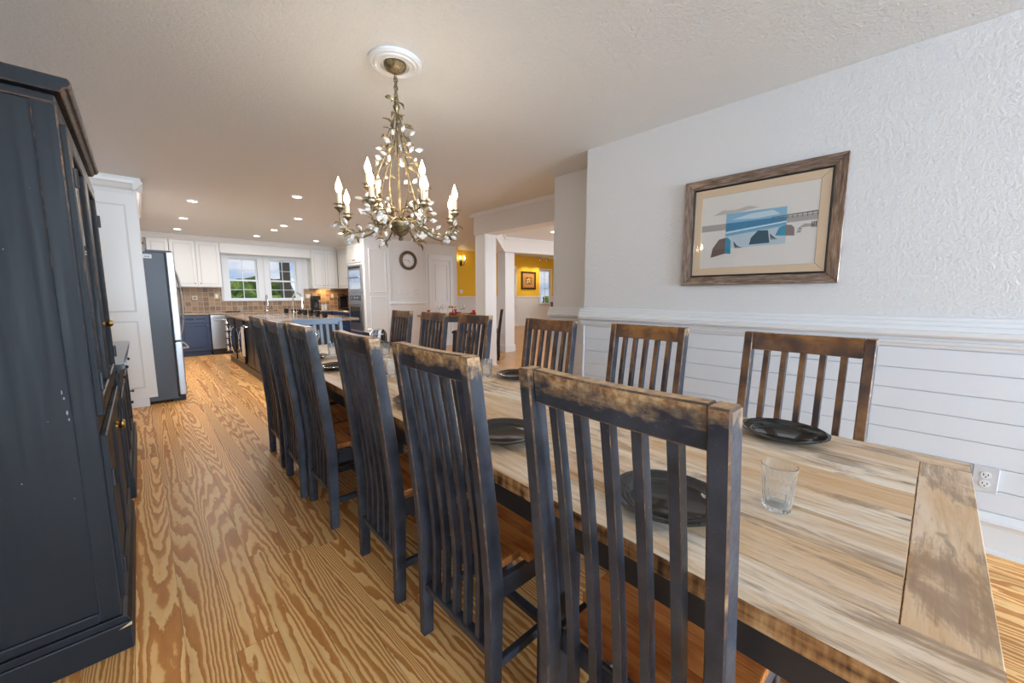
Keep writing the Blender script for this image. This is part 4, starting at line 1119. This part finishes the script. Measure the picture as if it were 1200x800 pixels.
box('base', (-.11, .11, -.15, .15, 0, .04), M_black, pmach, bevel=.01); box('tower', (-.11, .11, -.02, .15, .0405, .32), M_black, pmach, bevel=.02); box('head', (-.10, .10, -.15, .149, .3205, .40), M_black, pmach, bevel=.03); box('drip_tray', (-.07, .07, -.145, -.03, .0405, .05), M_steel, pmach)
sk = box('remote_tray', (1.38, 1.66, 10.62, 10.70, .9185, .94), M_blackm); tag(sk, 'flat dark tray lying on the worktop by the window sink', 'tray')

# ---- island
IX0, IX1, IY0_, IY1_ = 1.245, 2.40, 6.55, 9.32
M_isl = plain('charcoal_island_paint', (.014, .015, .02), .35)
isl = thing('kitchen_island', 'dark kitchen island with built-in black appliances and stone top', 'island', (0, 0, 0))
box('body', (IX0, IX1, IY0_, IY1_, .12, .8795), M_isl, isl); box('plinth', (IX0 - .012, IX1, IY0_ - .012, IY1_ + .012, 0, .115), plain('brown_plinth', (.045, .03, .025), .35), isl)
box('worktop', (1.20, 2.66, 6.46, 9.40, .88, .918), M_granite, isl, bevel=.008)
sink = box('sink_rim', (1.55, 1.92, 7.75, 8.5, .9185, .921), M_steel, isl, bevel=0); box('sink_shade_plate', (1.58, 1.89, 7.78, 8.47, .9212, .9216), plain('sink_shadow', (.2, .2, .21), .2, 1.), sink, bevel=0)  # flat dark plate on the rim, the basin's shade put into its colour
for a, b, m in ((8.50, 9.15, M_ovenglass), (7.72, 8.36, M_ovenglass)):
    d = box('appliance_door', (IX0 - .035, IX0 - .001, a, b, .15, .74), m, isl, bevel=.006); box('door_trim', (IX0 - .038, IX0 - .0355, a + .02, b - .02, .15, .17), M_chrome, d, bevel=0)
    box('appliance_panel', (IX0 - .035, IX0 - .001, a, b, .75, .87), M_blackm, isl)
    hy = a + .06
    MB().tube(bez([(IX0 - .035, hy, .72), (IX0 - .09, hy, .70), (IX0 - .10, hy, .48), (IX0 - .09, hy, .26), (IX0 - .035, hy, .24)], 12), .010, 8).build('handle', M_chrome, d, smooth=True)
for a, b in ((6.58, 6.98), (7.0, 7.36)):
    d = box('side_door', (IX0 - .02, IX0 - .001, a, b, .14, .86), M_isl, isl)
    box('raised_panel', (IX0 - .027, IX0 - .0205, a + .06, b - .06, .20, .80), M_isl, d, bevel=.004)
# open rack of stemware on the end of the island
for k in range(4):
    for j in range(5):
        zc = .22 + j * .13; yc = 9.17 + (k % 2) * .06
        if k < 2: MB().lathe([(.028, 0), (.030, .05), (.018, .10), (.012, .115)], 10, (IX0 - .05, yc, zc)).build('rack_bottle', M_chrome, isl, smooth=True)
rk = MB()
for j in range(6): rk.box(IX0 - .085, IX0 - .001, 9.13, 9.27, .205 + j * .13, .212 + j * .13)
rk.build('bottle_rack', M_blackm, isl)
tw = MB()
rings = []
for i in range(9):
    y_ = 7.43 + i * .027; o_ = .012 * math.sin(i * 1.7)
    rings.append([(IX0 - .075 + o_, y_, .30), (IX0 - .067 + o_, y_, .30), (IX0 - .067 + o_ * .3, y_, .78), (IX0 - .075 + o_ * .3, y_, .78)])
tw = MB().loft(rings).build('hand_towel', plain('white_cotton', (.70, .66, .62), .9), None, smooth=True); tag(tw, 'white hand towel hung on the bar at the island side', 'towel')
MB().tube([(IX0, 7.38, .79), (IX0 - .045, 7.38, .79), (IX0 - .045, 7.70, .79), (IX0, 7.70, .79)], .008, 8).build('towel_bar', M_chrome, isl, smooth=True)
gooseneck(1.99, 7.70, .9185, 'tall steel gooseneck faucet standing on the island', .42, (.13, -.06))
MUG = MB().lathe([(.001, 0), (.034, 0), (.042, .02), (.044, .095), (.041, .095), (.039, .02), (.001, .012)], 18).mesh('mug_body', M_black, smooth=True)
MUGH = MB().tube([(.042, 0, .075), (.066, 0, .072), (.07, 0, .05), (.062, 0, .028), (.041, 0, .025)], .006, 7).mesh('mug_handle', M_black, smooth=True)
def mug(x, y, label):
    t = thing('black_mug', label, 'mug', (x, y, .9185), random.uniform(0, 6), 'black mugs on the island')
    link('mug_body', MUG, t); link('mug_handle', MUGH, t)
mug(2.25, 9.25, 'single black mug set apart on the island')
for k in range(11):
    mug(2.29 + .05 * (k % 2), 8.85 - k * .185, 'glossy black mug, %s from the window side in the island row' % ('first second third fourth fifth sixth seventh eighth ninth tenth eleventh'.split()[k]))

# ================================================================== clock, switches
ck_ = thing('wall_clock', 'round clock with a deep brown frame and white face', 'clock', (4.655, CW, 2.115))
M_clockw = plain('brown_clock_wood', (.10, .065, .04), .45)
MB().lathe([(.001, -.001), (.222, -.001), (.225, -.03), (.21, -.06), (.185, -.07), (.165, -.06), (.158, -.03), (.150, -.022)], 40, axis='y').build('frame', M_clockw, ck_, smooth=True)
fc = MB().lathe([(.001, -.024), (.152, -.022)], 40, axis='y').build('face', M_white, ck_)
for k in range(12):
    a_ = k * PI / 6; m = MB(Matrix.Rotation(a_, 4, 'Y')); m.box(-.004, .004, -.0262, -.0252, .110, .138); m.build('hour_mark', M_blackm, fc)
MB(Matrix.Rotation(2.4, 4, 'Y')).box(-.004, .004, -.0282, -.0272, -.015, .08).build('hour_hand', M_blackm, fc); MB(Matrix.Rotation(-1.5, 4, 'Y')).box(-.003, .003, -.0292, -.0286, -.015, .115).build('minute_hand', M_blackm, fc)
M_swp = plain('switch_plate_white', (.66, .66, .66), .4)
for x_, w_, n, lab in ((4.52, .30, 5, 'long white plate with a row of light switches under the clock'), (4.86, .12, 2, 'small white two-switch plate near the panelled door')):
    t = thing('switch_plate', lab, 'light switch', (x_, CW - .001, 1.375)); box('cover_plate', (-w_ / 2, w_ / 2, -.008, 0, -.06, .06), M_swp, t, bevel=.002)
    for k in range(n): xx = (k - (n - 1) / 2) * .055; box('rocker', (xx - .016, xx + .016, -.012, -.0081, -.033, .033), M_trim, t, bevel=.001)

# ================================================================== second table (counter height, set with red plates)
def S2(s, d, z): return (3.80 + .718 * s + .696 * d, 6.53 - .696 * s + .718 * d, z)
A2 = math.atan2(-.696, .718)
t2 = thing('counter_table', 'counter-height table with blue apron set for a meal behind the chairs', 'table', S2(0, 0, 0), A2)
for k in range(6): box('table_plank', (0, 1.25, k * .16 + .001, (k + 1) * .16 - .001, .885, .92), [M_edge], t2, bevel=.002)
M_slate = plain('slate_blue_paint', (.07, .095, .14), .4)
for d in ((.05, 1.20, .05, .08, .78, .8845), (.05, 1.20, .88, .91, .78, .8845), (.05, .08, .0805, .8795, .78, .8845), (1.17, 1.20, .0805, .8795, .78, .8845)): box('apron', d, M_slate, t2)
for xx in (.085, 1.085):
    for yy in (.085, .785): box('leg', (xx, xx + .08, yy, yy + .08, 0, .779), M_slate, t2)
M_stool = chair_paint('navy_black_stool_paint', False, (.012, .016, .028), (.025, .032, .05)); 
sp_ = make_chair('dark slat-back counter stool at the end of the set table behind the column', M_stool, M_stool, 1.02, .62, 'counter_stool')
sp_.location = S2(1.56, .45, 0); sp_.rotation_euler = (0, 0, A2 + PI / 2)
def backless(s, d, label):
    t = thing('backless_stool', label, 'stool', S2(s, d, 0), A2, 'backless stools at the set table')
    box('seat', (-.17, .17, -.15, .15, .60, .64), M_stool, t, bevel=.01, seg=2)
    for sx in (-1, 1):
        for sy in (-1, 1):
            v = [(sx * .13 + a_, sy * .11 + b_, .5995) for a_, b_ in ((-.02, -.02), (.02, -.02), (.02, .02), (-.02, .02))]; w = [(sx * .16 + a_, sy * .14 + b_, 0) for a_, b_ in ((-.02, -.02), (.02, -.02), (.02, .02), (-.02, .02))]
            MB().loft([w, v]).build('leg', M_stool, t, bevel=.003)
        box('stretcher', (sx * .15 - .012, sx * .15 + .012, -.11, .11, .2, .23), M_stool, t); box('stretcher', (-.13, .13, sx * .13 - .012, sx * .13 + .012, .28, .31), M_stool, t)
backless(.30, -.20, 'dark backless stool at the set table, the one closer to the ovens'); backless(.88, -.20, 'dark backless stool at the set table, the one closer to the column')
rpm = MB().lathe([(.001, .0), (.09, 0), (.135, .02), (.133, .023), (.088, .006), (.001, .006)], 28).mesh('red_plate', M_red, smooth=True)
NAP = MB().loft([[(-.05, -.03, 0), (.05, -.03, 0), (.05, .03, 0), (-.05, .03, 0)], [(-.02, -.012, .05), (.02, -.012, .05), (.02, .012, .05), (-.02, .012, .05)], [(-.04, -.02, .08), (.04, -.02, .08), (.04, .02, .08), (-.04, .02, .08)]]).mesh('napkin', M_red)
for i, s in enumerate((.18, .62, 1.06)):
    for j, d in enumerate((.20, .74)):
        side = 'near the long table' if j == 0 else 'towards the clock wall'; pos = ('nearest the ovens', 'middle place', 'nearest the column')[i]
        pl_ = link('red_plate', rpm); pl_.location = S2(s, d, .9205); tag(pl_, 'red plate on the set table, side %s, %s' % (side, pos), 'plate', 'red plates %s' % side)
        if (i + j) % 2 == 0:
            nk = link('red_napkin', NAP); nk.location = S2(s, d, .928); nk.rotation_euler = (0, 0, A2); tag(nk, 'folded red napkin on a red plate, side %s, %s' % (side, pos), 'napkin', 'red napkins %s' % side)
        wine_glass(S2(s + .19, d + (.10 if j == 0 else -.06), .9205), 'stemmed glass on the set table, side %s, %s' % (side, pos), 'stemware %s' % side, .92)
vs = thing('flower_vase', 'small glass vase of flowers in the middle of the set table', 'vase', S2(.62, .48, .9205))
MB().lathe([(.001, 0), (.03, 0), (.035, .03), (.022, .08), (.026, .10)], 16).build('vase', M_tumbler, vs, smooth=True)
for k in range(5):
    a_ = k * 1.26; tip = (.05 * math.cos(a_), .05 * math.sin(a_), .13 + .012 * (k % 3)); st_ = MB().tube([(0, 0, .02), (tip[0] * .4, tip[1] * .4, .09), tip], .002, 5).build('stem', plain('leaf_green', (.05, .14, .03), .6), vs)
    MB().lathe([(.001, -.012), (.016, -.006), (.021, .004), (.014, .014), (.001, .016)], 10, tip).build('bloom', [plain('yellow_petal', (.70, .42, .05), .6), plain('rust_petal', (.40, .06, .03), .6)][k % 2], st_, smooth=True)

# ================================================================== far yellow room
fp = thing('framed_picture', 'dark framed picture with a gold figure on the far yellow wall', 'picture', (12.22, YY, 1.95))
M_dkframe = plain('dark_brown_frame', (.03, .015, .01), .4)
for d in ((-.45, .45, -.04, 0, .30, .375), (-.45, .45, -.04, 0, -.375, -.30), (-.45, -.37, -.04, 0, -.2995, .2995), (.37, .45, -.04, 0, -.2995, .2995)): box('frame_bar', d, M_dkframe, fp)
box('mount_board', (-.37, .37, -.02, -.001, -.30, .30), plain('ochre_mount', (.42, .20, .06), .7), fp, bevel=0); box('dark_field', (-.19, .19, -.0225, -.0205, -.17, .15), plain('dark_print', (.16, .09, .03), .7), fp, bevel=0)
M_goldp = plain('gold_print', (.62, .48, .12), .6)
for a_, b_ in (((-.14, -.13), (.02, .12)), ((.0, .10), (.13, -.12)), ((-.13, .03), (.14, .06)), ((-.08, -.1), (.1, .0))):
    p0, p1 = Vector((a_[0], 0, a_[1])), Vector((b_[0], 0, b_[1])); n_ = (p1 - p0).cross(Vector((0, 1, 0))).normalized() * .022
    MB().add([tuple(q + Vector((0, -.0232, 0))) for q in (p0 + n_, p1 + n_ * .5, p1 - n_ * .5, p0 - n_)], [(0, 1, 2, 3)]).build('gold_stroke', M_goldp, fp)
tr = thing('track_light', 'ceiling track with three small spotlights in the far yellow room', 'ceiling light', (12.75, 10.9, 2.95))
box('rail', (-.6, .6, -.02, .02, -.03, -.001), M_white, tr)
for k, xx in enumerate((-.5, -.05, .45)):
    hd = MB().tube([(xx, 0, -.03), (xx, 0, -.10), (xx, .05, -.17)], [.008, .03, .045], 12).build('spot_head', M_steel, tr, smooth=True)
    MB().lathe([(.001, 0), (.036, 0), (.036, .004)], 14, (xx, .053, -.176)).build('spot_lens', M_lens, hd)
    if k < 2:
        d = bpy.data.lights.new('spot_lamp', 'SPOT'); d.energy = 45; d.spot_size = 1.2; d.spot_blend = .7; d.color = (1, .85, .6); d.shadow_soft_size = .04
        o = bpy.data.objects.new('spot_lamp', d); C.objects.link(o); o.parent = tr; o.location = (xx, .07, -.2); o.rotation_euler = (math.radians(42), 0, math.radians(25 - 20 * k))
sc = thing('wall_sconce', 'black scroll candle sconce lit on the yellow wall by the clock wall', 'wall light', (8.62, YY, 2.5))
box('back_plate', (-.04, .04, -.015, 0, -.12, .10), M_blackm, sc)
for s in (-1, 1):
    MB().tube(bez([(0, -.015, -.05), (s * .06, -.05, -.14), (s * .14, -.07, -.06), (s * .10, -.08, .02)], 10), .008, 6).build('arm', M_blackm, sc, smooth=True)
    MB().lathe([(.018, .02), (.018, .12), (.001, .121)], 10, (s * .10, -.08, 0)).build('candle_sleeve', M_candle, sc); MB().lathe([(.010, .122), (.024, .16), (.016, .20), (.001, .23)], 10, (s * .10, -.08, 0)).build('bulb', M_bulb, sc, smooth=True)
outlet_plate(8.62, 1.45, YY, 'white switch plate under the sconce on the yellow wall', M_white, .14, .14)
outlet_plate(12.2, .42, YY - .012, 'white outlet plate low on the far wainscot', M_white)
cb = thing('wooden_console', 'brown wooden console standing in the far room behind the stub wall', 'console', (12.15, 9.9, 0), .0)
M_brown = plain('warm_brown_wood', (.16, .07, .03), .4)
box('top', (0, .9, 0, .4, 1.0, 1.04), M_brown, cb); box('body', (.03, .87, .02, .38, .55, .9995), M_brown, cb)
for xx in (.03, .81):
    for yy in (.02, .32): box('leg', (xx, xx + .06, yy, yy + .06, 0, .5495), M_brown, cb)

# ================================================================== outdoors
def grass():
    t = NT('meadow'); n = t.noise(t.coord('Object'), .8, 5, .7); t.set(Base_Color=t.ramp(n, [(.35, (.07, .15, .02)), (.6, (.20, .32, .05)), (.75, (.36, .42, .12))]), Roughness=.9); return t.m
gm = struct(MB().box(-40, 90, 12.3, 140, -.75, -.6).build('ground', grass()), 'meadow outside the windows')
def foliage(c0, c1):
    t = NT('tree_foliage'); n = t.noise(t.coord('Object', (1, 1, 1), t.rvec(9)), 2.2, 6, .75); t.set(Base_Color=t.ramp(n, [(.36, (.012, .03, .006)), (.52, c0), (.66, c1)]), Roughness=.9); return t.m
fols = [foliage((.06, .12, .015), (.22, .30, .05)), foliage((.09, .16, .02), (.34, .40, .08)), foliage((.04, .075, .012), (.15, .20, .04))]
def bush_mesh(seed, mat):
    r = random.Random(seed); bm = bmesh.new()
    for k in range(12):
        s = bmesh.ops.create_icosphere(bm, subdivisions=2, radius=1)['verts']
        cx, cy, cz, rr = r.uniform(-1.5, 1.5), r.uniform(-.8, .8), r.uniform(.5, 2.2), r.uniform(.6, 1.0)
        for v in s:
            q = v.co * rr * (1 + r.uniform(-.22, .22)); v.co = q + Vector((cx, cy, cz * (1 - .12 * abs(cx))))
    me = bpy.data.meshes.new('foliage'); bm.to_mesh(me); bm.free(); me.materials.append(mat); return me
BM = [bush_mesh(k, fols[k]) for k in range(3)]
TRK = MB().lathe([(.16, 0), (.10, 1.2)], 8, cap=True).mesh('trunk', plain('bark', (.08, .05, .035), .9))
def tree(x, y, sc_, k, label, group):
    t = thing('leafy_tree', label, 'tree', (x, y, -.6), random.uniform(0, 6), group); t.scale = (sc_, sc_, sc_)
    link('foliage', BM[k], t); link('trunk', TRK, t)
for i in range(9): tree(.3 + i * 2.5, 24 + 3.2 * (i % 2), random.uniform(.66, .74) + .06 * (i % 2), 1, 'light green shrub in the row seen through the kitchen windows', 'shrubs behind the kitchen')
for i in range(10): tree(-2 + i * 3.6, 33.5 + 6.5 * (i % 2), random.uniform(1.02, 1.12) + .14 * (i % 2), (0, 2)[i % 2], ('mid green tree behind the shrubs outside the kitchen', 'dark green tree behind the shrubs outside the kitchen')[i % 2], ('mid green trees outside the kitchen', 'dark green trees outside the kitchen')[i % 2])
for i in range(6): tree(30 + i * 4.6, 33 + 4.6 * (i % 2), random.uniform(.60, .68), (1, 0)[i % 2], ('light green bush outside the far room', 'mid green bush outside the far room')[i % 2], ('light green bushes outside the far room', 'mid green bushes outside the far room')[i % 2])
pp = thing('porch_post', 'dark square porch post outside the kitchen window', 'post', (3.13, 12.75, -.6))
box('shaft', (-.11, .11, -.11, .11, .2, 3.6), plain('dark_post_paint', (.05, .045, .045), .6), pp); box('foot', (-.14, .14, -.14, .14, 0, .1995), M_trim, pp)
